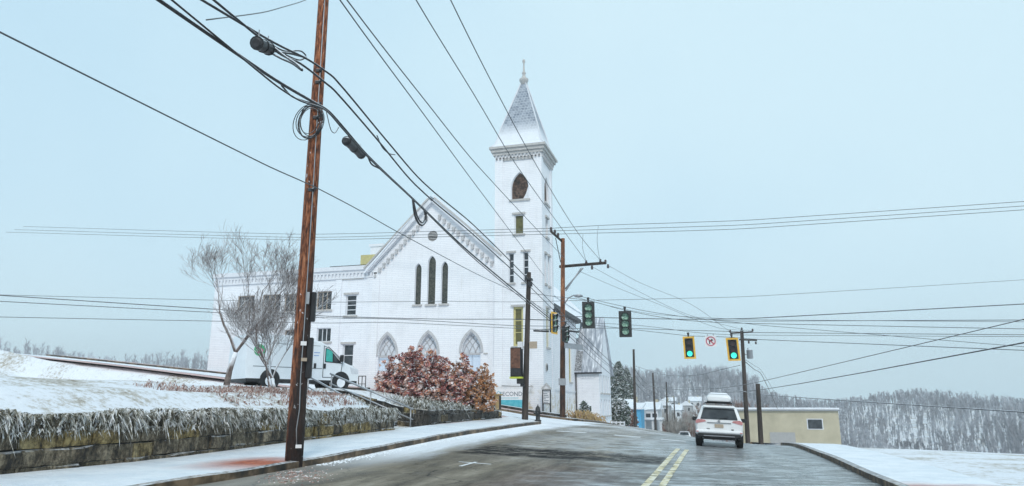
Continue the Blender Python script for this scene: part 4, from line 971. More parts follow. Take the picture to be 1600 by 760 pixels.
mb = MB(); q0 = F(784, 603, SF - .5); q1 = F(833, 604.5, SF - .5); mb.tube([q0, q1], .05, 6)
th2 = Thing('wall_rail', ((q0.x + q1.x) / 2, SF - .4, q0.z), 'long thin grey rail fixed across the steeple wall above the banner', 'rail'); th2.part(mb, 'rail', 'cornice')
for x in (q0.x + .2, q1.x - .2): mb = MB(); mb.tube([(x, SF - .5, q0.z), (x, SF - .07, q0.z)], .03, 6); th2.part(mb, 'bracket', 'cornice')
ns_ = 53.5; a = F(847, 599, ns_); b = F(860, 632, ns_); zg_ = zs(a.x, ns_)
th = Thing('notice_board', ((a.x + b.x) / 2, ns_, zg_), 'church notice board with a peaked top and dark frame at the corner of the steeple', 'notice board')
x0, x1 = F(847, 620, ns_).x, F(860.5, 620, ns_).x; xm = (x0 + x1) / 2; zbt = F(853, 632, ns_).z; zh = F(853, 609, ns_).z; zpk = F(853, 598, ns_).z
mb = MB(); mb.prism(rect(x0, x1, zbt, zh), frontmap(ns_), (0, .12, 0), [rect(x0 + .07, x1 - .07, zbt + .07, zh - .07)]); th.part(mb, 'frame', 'dark')
mb = MB(); mb.box2(x0 + .07, x1 - .07, ns_ + .06, ns_ + .1, zbt + .07, zh - .07); bd = th.part(mb, 'panel', 'signwhite')
mb = MB()
for k, (u0, u1) in enumerate(((.12, .55), (.1, .42), (.14, .5), (.12, .56), (.1, .3), (.16, .52), (.12, .46))):
    z = zh - .2 - k * .13; mb.box2(x0 + u0 * .9, x0 + u1 * .95, ns_ + .045, ns_ + .058, z, z + .05)
th.part(mb, 'lettering', 'greytext', bd)
mb = MB(); mb.prism([(x0 - .04, zh), (x1 + .04, zh), (x1 + .04, zh + .12), (xm, zpk), (x0 - .04, zh + .12)], frontmap(ns_ - .02), (0, .16, 0), [[(x0 + .12, zh + .08), (x1 - .12, zh + .08), (xm, zpk - .18)]]); th.part(mb, 'pediment', 'cornice')
mb = MB(); mb.prism([(x0 + .1, zh + .06), (x1 - .1, zh + .06), (xm, zpk - .16)], frontmap(ns_ + .05), (0, .03, 0)); th.part(mb, 'pediment_panel', 'signwhite')
for x in (x0 + .05, x1 - .05): mb = MB(); mb.box2(x - .05, x + .05, ns_ + .02, ns_ + .11, zg_ - .2, zbt); th.part(mb, 'post', 'dark')

# ------------------------------------------------------------------ bare trees
def branchy(mb, p, d, L, r, depth, rr, spread=.5, sides=5, up=.15, segs=3, kids=(2, 3), taper=.62, rmin=0):
    r = max(r, rmin)
    pts = [Vector(p)]; dd = Vector(d).normalized(); rad = [r]
    for k in range(segs):
        dd = (dd + Vector((rr.gauss(0, .13), rr.gauss(0, .13), rr.gauss(0, .08) + up * .3))).normalized()
        pts.append(pts[-1] + dd * (L / segs)); rad.append(r * lerp(1, taper, (k + 1) / segs))
    mb.tube(pts, rad, max(3, sides), False)
    if depth == 0: return
    for c_ in range(rr.randint(*kids)):
        f = rr.uniform(.35, 1.0) if c_ else 1.0; i = min(segs - 1, int(f * segs)); q = pts[i].lerp(pts[i + 1], f * segs - i) if f < 1 else pts[-1]
        a = Vector((rr.gauss(0, 1), rr.gauss(0, 1), rr.gauss(0, .5))).normalized(); nd = (dd + a * spread * rr.uniform(.7, 1.3) + Vector((0, 0, up))).normalized()
        branchy(mb, q, nd, L * rr.uniform(.62, .85), r * lerp(1, taper, f) * rr.uniform(.6, .8), depth - 1, rr, spread, sides - 1, up, segs, kids, taper, rmin)
def bare_tree(loc, h, label, seed, depth=6, mt='bark', cat='tree', name='bare_tree', lean=(0, 0), group=None, r0=.13, spread=.5, kids=(2, 3), stems=1, rmin=0, trunk_f=.26):
    rr = random.Random(seed); th = Thing(name, loc, label, cat, group); v = Vector(loc)
    L0 = h * trunk_f
    mbt = MB(); mbc = MB()
    for st in range(stems):
        d = Vector((lean[0] + rr.gauss(0, .12 * stems), lean[1] + rr.gauss(0, .12 * stems), 1)).normalized()
        top = v + d * L0; mbt.tube([v - Vector((0, 0, .3)), v.lerp(top, .5) + Vector((rr.gauss(0, .04), 0, 0)), top], [r0 * 1.25, r0, r0 * .8], 7)
        for k in range(3 if stems == 1 else 2):
            a = Vector((rr.gauss(0, 1), rr.gauss(0, 1), 0)).normalized()
            branchy(mbc, top, (d + a * spread * .8), h * .22, r0 * .6, depth - 1, rr, spread, 5, .18, 3, kids, rmin=rmin)
    th.part(mbt, 'trunk', mt); th.part(mbc, 'crown', mt); return th
tx = P(352, 600, 30); 
bare_tree((tx.x, tx.y, zg(tx.x, tx.y) - .1), 8.6, 'large leafless frosted tree standing by the van at the left', 3, 7, lean=(.12, 0), r0=.12, spread=.72, kids=(2, 4), rmin=.0065, trunk_f=.18)
tx = P(428, 625, 25.5)
bare_tree((tx.x, tx.y, zg(tx.x, tx.y) - .1), 5.4, 'small leafless tree with several thin reddish stems just behind the left retaining wall', 11, 6, lean=(.25, 0), r0=.055, spread=.6, kids=(2, 4), stems=4, rmin=.006, trunk_f=.12)

# ------------------------------------------------------------------ red shrub
def leafclump(mb, c, r, n, rr, size):
    for k in range(n):
        a = Vector((rr.gauss(0, 1), rr.gauss(0, 1), rr.gauss(0, 1))).normalized() * r * rr.uniform(.3, 1); p = Vector(c) + a
        u = Vector((rr.gauss(0, 1), rr.gauss(0, 1), rr.gauss(0, .6))).normalized(); v = u.cross(Vector((rr.gauss(0, 1), rr.gauss(0, 1), rr.gauss(0, 1)))).normalized()
        s_ = size * rr.uniform(.6, 1.3); n_ = u.cross(v) * s_ * .35
        mb.add([p - u * s_, p + v * s_ * .55 + n_, p + u * s_, p - v * s_ * .55 + n_], [(0, 1, 2), (0, 2, 3)])
rr = random.Random(5)
def shrub_center(px, s): return F(px, 620, s)
bc = F(665, 620, 35.6); bz = lot(bc.x, bc.y)
th = Thing('red_shrub', (bc.x, bc.y, bz), 'large burgundy shrub with snow on its dead blooms behind the dark retaining wall', 'shrub')
mbs, mbl, mbn = MB(), MB(), MB()
def grow(cx, cy, cz, rx, ry, rz_, nst, mbl, ncl=4, size=.09):
    for k in range(nst):
        a = rr.uniform(0, 6.283); el = rr.uniform(.0, 1.0); d = Vector((math.cos(a) * rx * math.sqrt(1 - el * el * .8), math.sin(a) * ry * math.sqrt(1 - el * el * .8), rz_ * (.10 + .92 * el) * rr.uniform(.85, 1.06)))
        tip = Vector((cx, cy, cz)) + d * rr.uniform(.72, 1.03); b0 = Vector((cx + d.x * .25 + rr.gauss(0, .1), cy + d.y * .25, cz)); mid = b0.lerp(tip, .55) + Vector((rr.gauss(0, .06), rr.gauss(0, .06), .12))
        mbs.tube([b0, mid, tip], [.016, .012, .006], 3, False)
        leafclump(mbl, tip, .13, 9, rr, size * 1.25)
        if rr.random() < .32: leafclump(mbn, tip + Vector((0, 0, .10)), .085, 5, rr, size * .7)
        for q in range(ncl):
            p = b0.lerp(tip, rr.uniform(.35, .95)) + Vector((rr.gauss(0, .15), rr.gauss(0, .15), rr.gauss(0, .12))); leafclump(mbl, p, .11, 7, rr, size * 1.1)
            if rr.random() < .18: leafclump(mbn, p + Vector((0, 0, .06)), .06, 4, rr, size * .6)
for px_, s_, rx, ry, rz_, n_ in ((636, 35.4, 1.4, 1.3, 2.65, 170), (660, 35.8, 1.6, 1.4, 3.05, 170), (702, 36.2, 1.7, 1.4, 2.85, 190), (610, 35.2, .8, .9, 1.7, 50)):
    c_ = F(px_, 620, s_); grow(c_.x, c_.y, lot(c_.x, c_.y) - .1, rx, ry, rz_, n_, mbl)
th.part(mbs, 'stems', 'bark_dark'); th.part(mbl, 'leaves', 'red_leaf'); th.part(mbn, 'snow_cover', 'snow')
c_ = F(740, 622, 36.9); th = Thing('rust_shrub', (c_.x, c_.y, lot(c_.x, c_.y)), 'rust orange shrub at the right end of the burgundy shrub', 'shrub')
mbs, mbl, mbn = MB(), MB(), MB(); grow(c_.x, c_.y, lot(c_.x, c_.y) - .1, 1.35, 1.1, 2.75, 170, mbl, 4, .085); grow(c_.x - 1.2, c_.y, lot(c_.x - 1.2, c_.y) - .1, .9, .9, 2.6, 70, mbl, 4, .085)
th.part(mbs, 'stems', 'bark_dark'); th.part(mbl, 'leaves', 'rust_leaf'); th.part(mbn, 'snow_cover', 'snow')
# frosted ground cover on the banks and over the wall tops
def blades(n, fn, size, droop, mb, rr, w_=.012):
    for k in range(n):
        p, out_ = fn(rr); cl = .5 + .5 * math.sin(p.y * 3.1 + 2 * math.sin(p.y * 1.3) + p.x) ; h = size * rr.uniform(.35, 1.4) * (.55 + .75 * cl); a = Vector((rr.gauss(0, 1), rr.gauss(0, 1), 0)) * .75 + out_ * rr.uniform(.4, 1.5)
        m1 = p + a * h * .4 + Vector((0, 0, h * .7)); e = p + a * h * 1.0 + Vector((0, 0, h * (.8 - droop * rr.uniform(.6, 1.8)))); sd = Vector((rr.gauss(0, 1), rr.gauss(0, 1), 0)).normalized() * w_ * rr.uniform(.6, 1.6)
        mb.add([p - sd, p + sd, m1 + sd, m1 - sd, e], [(0, 1, 2, 3), (3, 2, 4)])
rr = random.Random(9); mb = MB()
def f1(rr):
    s_ = rr.uniform(8, 26.6); x = wallx(s_) - abs(rr.gauss(0, .28)) + .07; return Vector((x, s_, 1.36 - (rr.random() ** 2) * .38 * (x > wallx(s_) - .05))), Vector((.55, 0, 0))
blades(20000, f1, .165, 1.25, mb, rr, .012)
def f1b(rr):
    x = rr.uniform(-17.3, -12.8); return Vector((x, 26.62 - abs(rr.gauss(0, .2)), 1.38 + bank(x, 20))), Vector((0, .3, 0))
blades(1000, f1b, .18, 1.2, mb, rr, .014)
tag(mb.build('frosted_grass', 'frost'), 'frosted grass hanging over the top of the left retaining wall', 'grass', kind='stuff')
mb = MB()
def f2(rr):
    s_ = rr.uniform(30.6, 40.2); x = wallx(s_) - .25 - abs(rr.gauss(0, .9)); return Vector((x, s_, lot(x, s_) - .02)), Vector((.2, 0, 0))
blades(5000, f2, .36, 1.0, mb, rr, .016)
tag(mb.build('frosted_ground_cover', 'frost'), 'frosted tufts and dead stems along the foot of the red shrub', 'ground cover', kind='stuff')
mb = MB()
def f3(rr):
    s_ = rr.uniform(18, 26.4); x = rr.uniform(-17.5, -13.6); return Vector((x, s_, lot(x, s_) - .02)), Vector((0, 0, 0))
blades(2300, f3, .20, .7, mb, rr, .013)
tag(mb.build('dead_undergrowth', 'undergrowth'), 'reddish dead undergrowth poking through snow beside the steps', 'undergrowth', kind='stuff')
# wooden planter box right of the shrub
c_ = F(757, 622, 39.6); zl = lot(c_.x, c_.y)
th = Thing('wooden_crate', (c_.x, c_.y, zl), 'dark slatted wooden crate between the rust shrub and the banner', 'crate')
for k in range(6): mb = MB(); mb.box2(c_.x - .75 + k * .28, c_.x - .53 + k * .28, c_.y, c_.y + .04, zl, zl + .8); th.part(mb, 'slat', 'straw' if k % 2 else 'pole_dark')
mb = MB(); mb.box2(c_.x - .8, c_.x + .95, c_.y - .04, c_.y + .5, zl + .8, zl + .88); th.part(mb, 'top', 'straw')
mb = MB(); mb.box2(c_.x - .72, c_.x + .86, c_.y + .06, c_.y + .5, zl, zl + .79); th.part(mb, 'body', 'pole_dark')
c_ = F(603, 618, 37); zl = lot(c_.x, c_.y); mb = MB(); mb.lathe((c_.x, c_.y, zl - .1), [(.45, 0), (.52, .2), (.4, .42), (.15, .5)], 9); tag(mb.build('garden_rock', 'stone'), 'rounded tan rock in the snow left of the red shrub', 'rock')

# ------------------------------------------------------------------ utility poles
def wood_pole(name, base_, top_, r0, r1, label, mt='pole', cat='utility pole', group='wooden utility poles'):
    b = Vector(base_); t = Vector(top_); e = Thing(name, b, label, cat, group)
    mb = MB(); n_ = 10; pts = [b.lerp(t, k / n_) for k in range(n_ + 1)]; pts[0].z -= .6
    mb.tube(pts, [lerp(r0, r1, k / n_) for k in range(n_ + 1)], 14); e.part(mb, 'pole', mt); return e, b, t
# near pole
d1 = 17.6; b = P(460, 709, d1); tp = P(509.5, -60, d1)
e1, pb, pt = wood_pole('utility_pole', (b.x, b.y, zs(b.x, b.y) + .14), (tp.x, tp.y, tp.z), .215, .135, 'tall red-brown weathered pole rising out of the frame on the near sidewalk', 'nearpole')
def pp(py): return P(lerp(460, 509.5, (709 - py) / 769), py, d1)
toward = (Vector((0, 0, 0)) - Vector((b.x, b.y, 0))).normalized()
mb = MB(); L = []
for k, (dx, y) in enumerate(((4, 700), (1, 670), (5, 640), (3, 590), (4, 500), (4, 400), (4, 300), (3, 200), (3, 60), (3, -50))):
    q = pp(y); r_ = lerp(.215, .135, (709 - y) / 769); L.append(q + toward * r_ * .97 + Vector((dx * .012, 0, 0)))
mb.tube(L, .013, 5); e1.part(mb, 'ground_wire', 'steel')
for y, dx, w_, h_, mt in ((538, 3, .14, .1, 'signwhite'), (563, 5, .14, .08, 'tan'), (697, 5, .14, .08, 'signwhite'), (468, 5, .07, .3, 'steel')):
    q = pp(y) + toward * .20 + Vector((dx * .02, 0, 0)); mb = MB(); mb.box(q, (w_, .03, h_), math.atan2(toward.y, toward.x) + R(90)); o = e1.part(mb, 'tag', mt)
q = pp(480) + Vector((.24, .05, 0)); mb = MB(); mb.box(q, (.12, .12, .75), YAW, .02); e1.part(mb, 'conduit_box', 'dark')
q = pp(560) + Vector((.22, .05, 0)) + toward * .05; mb = MB(); mb.box(q, (.14, .14, 1.0), YAW, .02); e1.part(mb, 'conduit_box', 'dark')
for y in (115, 133, 168, 188, 300):
    q = pp(y) + toward * .17; mb = MB(); mb.box(q, (.16, .07, .09), YAW, .01); mb.tube([q, q + toward * .1 + Vector((.12, 0, 0))], .03, 6); e1.part(mb, 'clamp', 'dark_snow')
# coil of slack cable
rr = random.Random(2); q = pp(193) + toward * .22 + Vector((-.05, 0, 0)); mb = MB()
vx = Vector((ca, sa, 0))
for k in range(7):
    ra, rb = rr.uniform(.24, .36), rr.uniform(.36, .52); cx = rr.uniform(-.2, -.02); ph = rr.uniform(-.25, .05); pts = []
    for j in range(25):
        a = 2 * math.pi * j / 24; u = math.cos(a) * ra; w_ = math.sin(a) * rb; pts.append(q + vx * (cx + u * math.cos(ph) - w_ * math.sin(ph)) + Vector((0, 0, u * math.sin(ph) + w_ * math.cos(ph) - .05)) + toward * .02 * k)
    mb.tube(pts, .012, 5)
tag(mb.build('cable_coil', 'cable'), 'coil of slack cable looped on the near red-brown pole', 'cable coil')
# pole 2 and its box
b = P(820, 657, 42.0); tp = P(826.5, 426, 42.0)
e2, pb2, pt2 = wood_pole('utility_pole', (b.x, b.y, zs(b.x, b.y) + .14), tp, .19, .13, 'dark short pole carrying a rusty signal cabinet at the street corner', 'pole_dark')
mb = MB(); mb.box2(pt2.x - .22, pt2.x + .2, pt2.y - .2, pt2.y + .2, pt2.z - .5, pt2.z - .38); mb.box2(pt2.x - .02, pt2.x + .24, pt2.y - .22, pt2.y - .1, pt2.z - .9, pt2.z - .6); e2.part(mb, 'bracket', 'dark_snow')
q0 = P(796.5, 543, 41.7); q1 = P(815, 589, 41.7)
cab = Thing('signal_cabinet', ((q0.x + q1.x) / 2, q0.y, q1.z), 'rusty brown signal cabinet with a lime yellow lower edge strapped to the dark pole', 'cabinet')
yc = q0.y + .1; mb = MB(); mb.box2(q0.x, q1.x, yc, yc + .45, q1.z, q0.z, .02); cab.part(mb, 'body', 'dark')
mb = MB(); mb.box2(q0.x + .04, q1.x - .06, yc - .03, yc - .001, q1.z + .5, q0.z - .06); cab.part(mb, 'door', 'rust')
mb = MB(); mb.box2(q0.x + .04, q1.x - .06, yc - .03, yc - .001, q1.z + .06, q1.z + .48); cab.part(mb, 'lower_panel', 'dark_snow')
mb = MB(); mb.box2(q0.x - .03, q1.x + .05, yc - .05, yc + .5, q1.z - .1, q1.z - .002); cab.part(mb, 'lower_edge', 'limeedge')
mb = MB(); mb.box2(q1.x - .3, q1.x + .1, yc + .1, yc + .3, q1.z - .4, q1.z - .102); mb.box2(q1.x - .1, q1.x + .16, yc + .15, yc + .3, q1.z - .55, q1.z - .4); cab.part(mb, 'bracket', 'dark_snow')
mb = MB(); qq = P(813, 540, 41.8); mb.box((qq.x, qq.y, qq.z), (.3, .2, .42)); cab.part(mb, 'junction_box', 'signwhite')
q0 = P(827, 534, 41.8); q1 = P(840, 545, 41.8); th = Thing('street_sign', (q0.x, q0.y, q1.z), 'blank tan plate sign fixed to the right side of the dark pole', 'sign')
mb = MB(); mb.box2(q0.x, q1.x, q0.y, q0.y + .03, q1.z, q0.z); th.part(mb, 'plate', 'tan'); mb = MB(); mb.box2(q0.x - .1, q0.x + .05, q0.y + .03, q0.y + .08, q1.z + .1, q0.z - .1); th.part(mb, 'bracket', 'dark')
# pole 3, crossarms
D3 = 53.0; b = P(879, 655, D3); tp = P(879.5, 373, D3)
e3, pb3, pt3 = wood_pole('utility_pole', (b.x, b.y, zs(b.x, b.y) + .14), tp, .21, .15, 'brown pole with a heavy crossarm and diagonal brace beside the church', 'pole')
ARMD = D3 - 2.2
armL = P(874, 417, D3 + .4); armR = P(947, 411, D3 - .4)
mb = MB(); mb.tube([armL, armR], .12, 6); a0_ = e3.part(mb, 'crossarm', 'pole_dark')
mb = MB(); mb.tube([P(883, 452, D3), P(911, 419, D3 - .2)], .06, 6); mb.tube([P(884, 455, D3 - .3), P(908, 419, D3 - .45)], .05, 6); e3.part(mb, 'brace', 'steel')
armU0 = P(861, 362, D3 - 1.6); armU1 = P(880, 379, D3 + .2); mb = MB(); mb.tube([armU0, armU1], .09, 6); e3.part(mb, 'crossarm', 'pole_dark')
mb = MB(); mb.tube([P(868, 372, D3 - 1), P(876, 410, D3)], .03, 5); e3.part(mb, 'brace', 'dark')
INS = {}
for nm, px_, py_, dd in (('u1', 861, 357, D3 - 1.6), ('u2', 867, 361, D3 - 1.1), ('u3', 872, 366, D3 - .6), ('c1', 916, 409, D3 - .2), ('c2', 938, 407, D3 - .4), ('c3', 946, 408, D3 - .4), ('c4', 925, 417, D3 - .5), ('c5', 950, 415, D3 - .6)):
    q = P(px_, py_, dd); INS[nm] = q; mb = MB(); mb.lathe((q.x, q.y, q.z - .22), [(.04, 0), (.12, .04), (.06, .1), (.12, .15), (.06, .2), (.1, .26), (.03, .32)], 8); e3.part(mb, 'insulator', 'insul')
q = P(878.5, 597, D3 - .25); mb = MB(); mb.box(q, (.55, .04, .5), YAW); mt_ = e3.part(mb, 'tag', 'steel')
# street name blade on pole 3
q0 = P(882, 540, D3 - .3); q1 = P(911, 543, D3 - 1.2); th = Thing('street_name_sign', (q0.x, q0.y, q0.z - .2), 'narrow pale street name blade reaching right from the brown pole', 'sign')
mb = MB(); mb.add([q0 + Vector((0, 0, .2)), q1 + Vector((0, 0, .2)), q1 - Vector((0, 0, .2)), q0 - Vector((0, 0, .2))] + [v + Vector((.0, .05, 0)) for v in (q0 + Vector((0, 0, .2)), q1 + Vector((0, 0, .2)), q1 - Vector((0, 0, .2)), q0 - Vector((0, 0, .2)))], [(0, 1, 2, 3), (7, 6, 5, 4), (0, 4, 5, 1), (1, 5, 6, 2), (2, 6, 7, 3), (3, 7, 4, 0)]); th.part(mb, 'plate', 'steel')
# street lamp arm
q0 = P(880, 478, D3); th = Thing('street_lamp', q0, 'small curved street lamp arm reaching right from the brown pole', 'street lamp')
mb = MB(); mb.tube([q0, P(888, 466, D3 - .6), P(897, 461.5, D3 - 1.2), P(901, 462, D3 - 1.4)], .045, 6); th.part(mb, 'arm', 'steel')
q = P(904, 463, D3 - 1.5); mb = MB(); mb.lathe(q, [(.02, -.12), (.3, -.06), (.34, .02), (.2, .12), (.05, .16)], 10); th.part(mb, 'lamp_head', 'steel')
# right-hand poles
DR = 59; b = P(1168.5, 692, DR); tp = P(1159, 517, DR)
e4, pb4, pt4 = wood_pole('utility_pole', (b.x, b.y, zs(b.x, b.y) - .1), tp, .20, .14, 'dark leaning pole with two crossarms and a transformer right of the white car', 'pole_dark')
for (a, b2_) in (((1141, 521), (1176, 519)), ((1155, 531), (1183, 532))):
    mb = MB(); mb.tube([P(a[0], a[1], DR + .3), P(b2_[0], b2_[1], DR - .3)], .07, 5); e4.part(mb, 'crossarm', 'pole_dark')
for px_, py_ in ((1141, 518), (1159, 514), (1176, 516), (1170, 535), (1181, 536)):
    q = P(px_, py_, DR); mb = MB(); mb.lathe((q.x, q.y, q.z - .12), [(.03, 0), (.1, .05), (.05, .1), (.09, .16), (.03, .24)], 8); e4.part(mb, 'insulator', 'insul')
q = P(1171.5, 554, DR); mb = MB(); mb.lathe((q.x, q.y, q.z - .36), [(.2, 0), (.25, .05), (.25, .66), (.27, .68), (.2, .74), (.05, .78)], 14); mb.tube([(q.x - .1, q.y, q.z + .3), (q.x - .12, q.y, q.z + .55)], .05, 6); tr = e4.part(mb, 'transformer', 'steel')
mb = MB(); q2 = P(1161, 554, DR); mb.tube([q2, q], .05, 5); e4.part(mb, 'bracket', 'steel')
b = P(1189, 692, 48); tp = P(1184, 600, 48); wood_pole('timber_post', (b.x, b.y, zs(b.x, b.y) - .1), tp, .17, .14, 'short thick dark post at the right edge near the beige building', 'pole_dark', 'post', None)
# street poles going down the hill
down = []
for i, (px0, ytop, px1, lb) in enumerate(((992, 546, 990, 'dark slim pole nearest down the hill beside the snowy shrub'), (1024, 583, 1020, 'second slim pole down the hill in front of the white porch'), (1041, 597, 1041, 'third slim pole down the hill'), (1053, 620, 1053, 'fourth and smallest slim pole far down the hill'))):
    # at kerb line x = -9.9
    r_, Y = ray(px0, 650); s_ = -9.9 / r_.x * r_.y; b = Vector((-9.9, s_, zs(-9.9, s_))); tz = F(px1, ytop, s_); 
    tz.x = F(px1, ytop, s_).x
    e, q, t2 = wood_pole('utility_pole', b, tz, .2, .13, lb, 'pole_dark'); down.append(t2)

# ------------------------------------------------------------------ wires
nw = 0
def wire(pix, d0, d1_, r, label, mt='wire', cat='overhead wire', group='overhead wires', ext0=0, ext1=0, name='overhead_wire'):
    A = P(pix[0][0], pix[0][1], d0) if not isinstance(pix[0], Vector) else pix[0]
    B = P(pix[-1][0], pix[-1][1], d1_) if not isinstance(pix[-1], Vector) else pix[-1]
    n_ = Vector((B.y - A.y, A.x - B.x, 0)); pts = [A]
    for q in pix[1:-1]:
        r_, _ = ray(*q); k = n_.dot(A - Vector((0, 0, CAMZ))) / n_.dot(r_); v = r_ * k; v.z += CAMZ; pts.append(v)
    pts.append(B)
    if ext0: d = (pts[0] - pts[1]).normalized(); pts.insert(0, pts[0] + d * ext0 + Vector((0, 0, ext0 * .03)))
    if ext1: d = (pts[-1] - pts[-2]).normalized(); pts.append(pts[-1] + d * ext1 + Vector((0, 0, ext1 * .03)))
    out_ = []
    for i in range(len(pts) - 1):
        p0, p1, p2, p3 = pts[max(i - 1, 0)], pts[i], pts[i + 1], pts[min(i + 2, len(pts) - 1)]
        if i == 0: p0 = p1 * 2 - p2
        if i == len(pts) - 2: p3 = p2 * 2 - p1
        l1 = (p2 - p1).length; m1 = (p2 - p0) * (l1 / max(1e-6, (p2 - p1).length + (p1 - p0).length)); m2 = (p3 - p1) * (l1 / max(1e-6, (p3 - p2).length + l1))
        for k in range(6):
            u = k / 6; h = (2 * u**3 - 3 * u**2 + 1, u**3 - 2 * u**2 + u, -2 * u**3 + 3 * u**2, u**3 - u**2); out_.append(p1 * h[0] + m1 * h[1] + p2 * h[2] + m2 * h[3])
    out_.append(pts[-1]); mb = MB(); 
    org = out_[0]
    mb.tube(out_, r, 6); o = mb.build(name, mt, None, org); tag(o, label, cat, group); return out_
D2 = 42.0
CG = 'thick snowy cables from the near pole to the corner pole'
wire([(409, 56), (440, 73), (479, 92), (505, 109), (524, 124), (600, 215), (660, 284), (740, 352), (826, 437)], 13.2, D2, .026, 'upper of the thick snowy cables, clamped highest on the near pole', 'cable', 'cable', CG, ext0=9, name='overhead_cable')
wire([(409, 62), (440, 86), (470, 100), (509, 130), (524, 143), (585, 213), (650, 290), (740, 367), (826, 446)], 13.2, D2, .026, 'middle thick snowy cable just under the uppermost on the near pole', 'cable', 'cable', CG, ext0=9, name='overhead_cable')
wire([(409, 111), (445, 134), (490, 160), (512, 173), (530, 192), (574, 243), (640, 306), (740, 400), (868, 505)], 13.2, D3 - 3, .034, 'lowest thick cable, passing the black splice case and crossing the church gable', 'cable', 'cable', CG, ext0=9, name='overhead_cable')
wire([(409, 116), (440, 140), (470, 158), (508, 172), (534, 200), (576, 247), (642, 309), (745, 408), (872, 512)], 13.1, D3 - 3, .02, 'thin companion cable lashed below the lowest thick cable', 'cable', 'cable', CG, ext0=9, name='overhead_cable')
wire([(440, 134), (455, 150), (475, 158), (488, 161)], 14.7, 16.9, .022, 'slack cable loop sagging left of the near pole below the lowest cable', 'cable', 'cable', None, name='cable_loop')
wire([(409, 66), (430, 80), (455, 84), (478, 90)], 13.3, 16, .03, 'bundled slack loops on the upper cables left of the near pole', 'cable', 'cable', None, name='cable_loop')
wire([(425, 84), (440, 92), (458, 100), (472, 110), (464, 101), (445, 88), (428, 74)], 13.9, 13.8, .024, 'long pinched slack loop hanging below the upper cables', 'cable', 'cable', None, name='cable_loop')
wire([(420, 68), (445, 80), (470, 80), (478, 88), (468, 94), (446, 86)], 14, 14.9, .02, 'knot of cable loops ahead of the near pole on the upper cables', 'cable', 'cable', None, name='cable_loop')
wire([(645, 312), (648, 335), (654, 349), (660, 352), (665, 345), (665, 332), (660, 324)], 28, 29, .045, 'dark hanging cable loop in front of the church gable', 'cable', 'cable', None, name='cable_loop')
wire([(646, 314), (652, 338), (659, 348), (664, 338), (662, 326)], 28.1, 29.1, .035, 'inner strand of the loop hanging in front of the gable', 'cable', 'cable', None, name='cable_loop')
wire([(574, 243), (580, 256), (590, 262), (598, 266), (606, 274)], 21.5, 23.5, .03, 'short drop loop right of the black splice case', 'cable', 'cable', None, name='cable_loop')
wire([(589, 212), (597, 230), (608, 240), (617, 242)], 22.5, 24.6, .02, 'slack bow on the middle cable above the splice case', 'cable', 'cable', None, name='cable_loop')
wire([(510, 175), (517, 203), (523, 208), (530, 198)], 17.3, 18, .012, 'thin wire bow just right of the cable coil', 'cable', 'cable', None, name='cable_loop')
# splice cases
def splice(a, da, b_, db, r, label):
    A, B = P(a[0], a[1], da), P(b_[0], b_[1], db); th = Thing('splice_case', A, label, 'splice case', 'black splice cases'); mb = MB()
    mb.tube([A, A.lerp(B, .06), A.lerp(B, .94), B], [r * .6, r, r, r * .6], 12, True, False); th.part(mb, 'case', 'dark_snow')
    for f in (.08, .5, .92): mb = MB(); mb.tube([A.lerp(B, f - .03), A.lerp(B, f + .03)], r * 1.12, 12, True, False); th.part(mb, 'band', 'dark')
    mb = MB(); mb.tube([A.lerp(B, .15), A.lerp(B, .15) + Vector((0, 0, r * 2.4))], .012, 5); mb.tube([A.lerp(B, .85), A.lerp(B, .85) + Vector((0, 0, r * 2.2))], .012, 5); th.part(mb, 'hanger', 'steel')
splice((540, 219), 19.6, (566, 243), 21.2, .135, 'black splice case hung under the lowest cable right of the near pole')
splice((400, 67), 12.9, (421, 77), 13.6, .13, 'black splice case at the left edge of the photo on the upper cables')
G2 = 'thin wires running up to the brown crossarm pole'
wire([(531, 0), (660, 176), (740, 285), (850, 431)], 14, D3 + 1, .017, 'leftmost thin wire falling diagonally past the steeple', ext0=14, group=G2)
wire([(542, 0), (660, 152), (747, 260), (883, 405)], 14, D3, .017, 'second thin diagonal wire crossing in front of the steeple wall', ext0=14, group=G2)
wire([(650, 0), (740, 147), (808, 260), INS['c1']], 17, D3, .018, 'third thin diagonal wire, passing left of the spire to the crossarm', ext0=14, group=G2)
wire([(704, 0), (770, 132), (839, 260), (900, 360), INS['c2']], 18, D3, .018, 'rightmost thin diagonal wire, crossing the spire to the crossarm tip', ext0=14, group=G2)
wire([(409, 20), (440, 12), (478, 0)], 16, 22, .014, 'short thin wire in the top left corner of the sky', group=None, ext0=5, ext1=12)
wire([(409, 255), (480, 287), (505, 299), (560, 328), (620, 362), (740, 426), (800, 455), (868, 495)], 15, D3 - 2, .014, 'thin service wire crossing the near pole at mid height and the church gable', group=None, ext0=14)
G3 = 'horizontal wires crossing the whole view'
for i, (yl, yr, ins, lb) in enumerate(((366, 343, 'u1', 'top'), (371, 350, 'u2', 'middle'), (375, 356, 'u3', 'bottom'))):
    wire([(452, yl), (560, yl - 1), (700, yl - 5), INS[ins]], 62, 50, .02, lb + ' of three parallel wires left of the steeple, running off behind the bare tree', group='three parallel wires left of the steeple', ext0=40)
    q = INS[ins]; wire([q, (950, yr + 9 - i * .5), (1070, yr + 5), (1190, yr)], 50, 48, .02, lb + ' of three parallel wires in the sky right of the brown pole', group='three parallel wires right of the brown pole', ext1=48)
wire([(470, 472), (700, 471), (800, 472), (900, 470), (1040, 467), (1190, 462.5)], 40, 45, .014, 'single thin wire level with the lancet sills across the church', group=G3, ext0=25, ext1=48)
wire([(487, 493), (600, 497), (700, 499), (800, 499), (866, 500)], 38, 45, .022, 'dark level cable over the middle of the church front, upper one', group=G3, ext0=25)
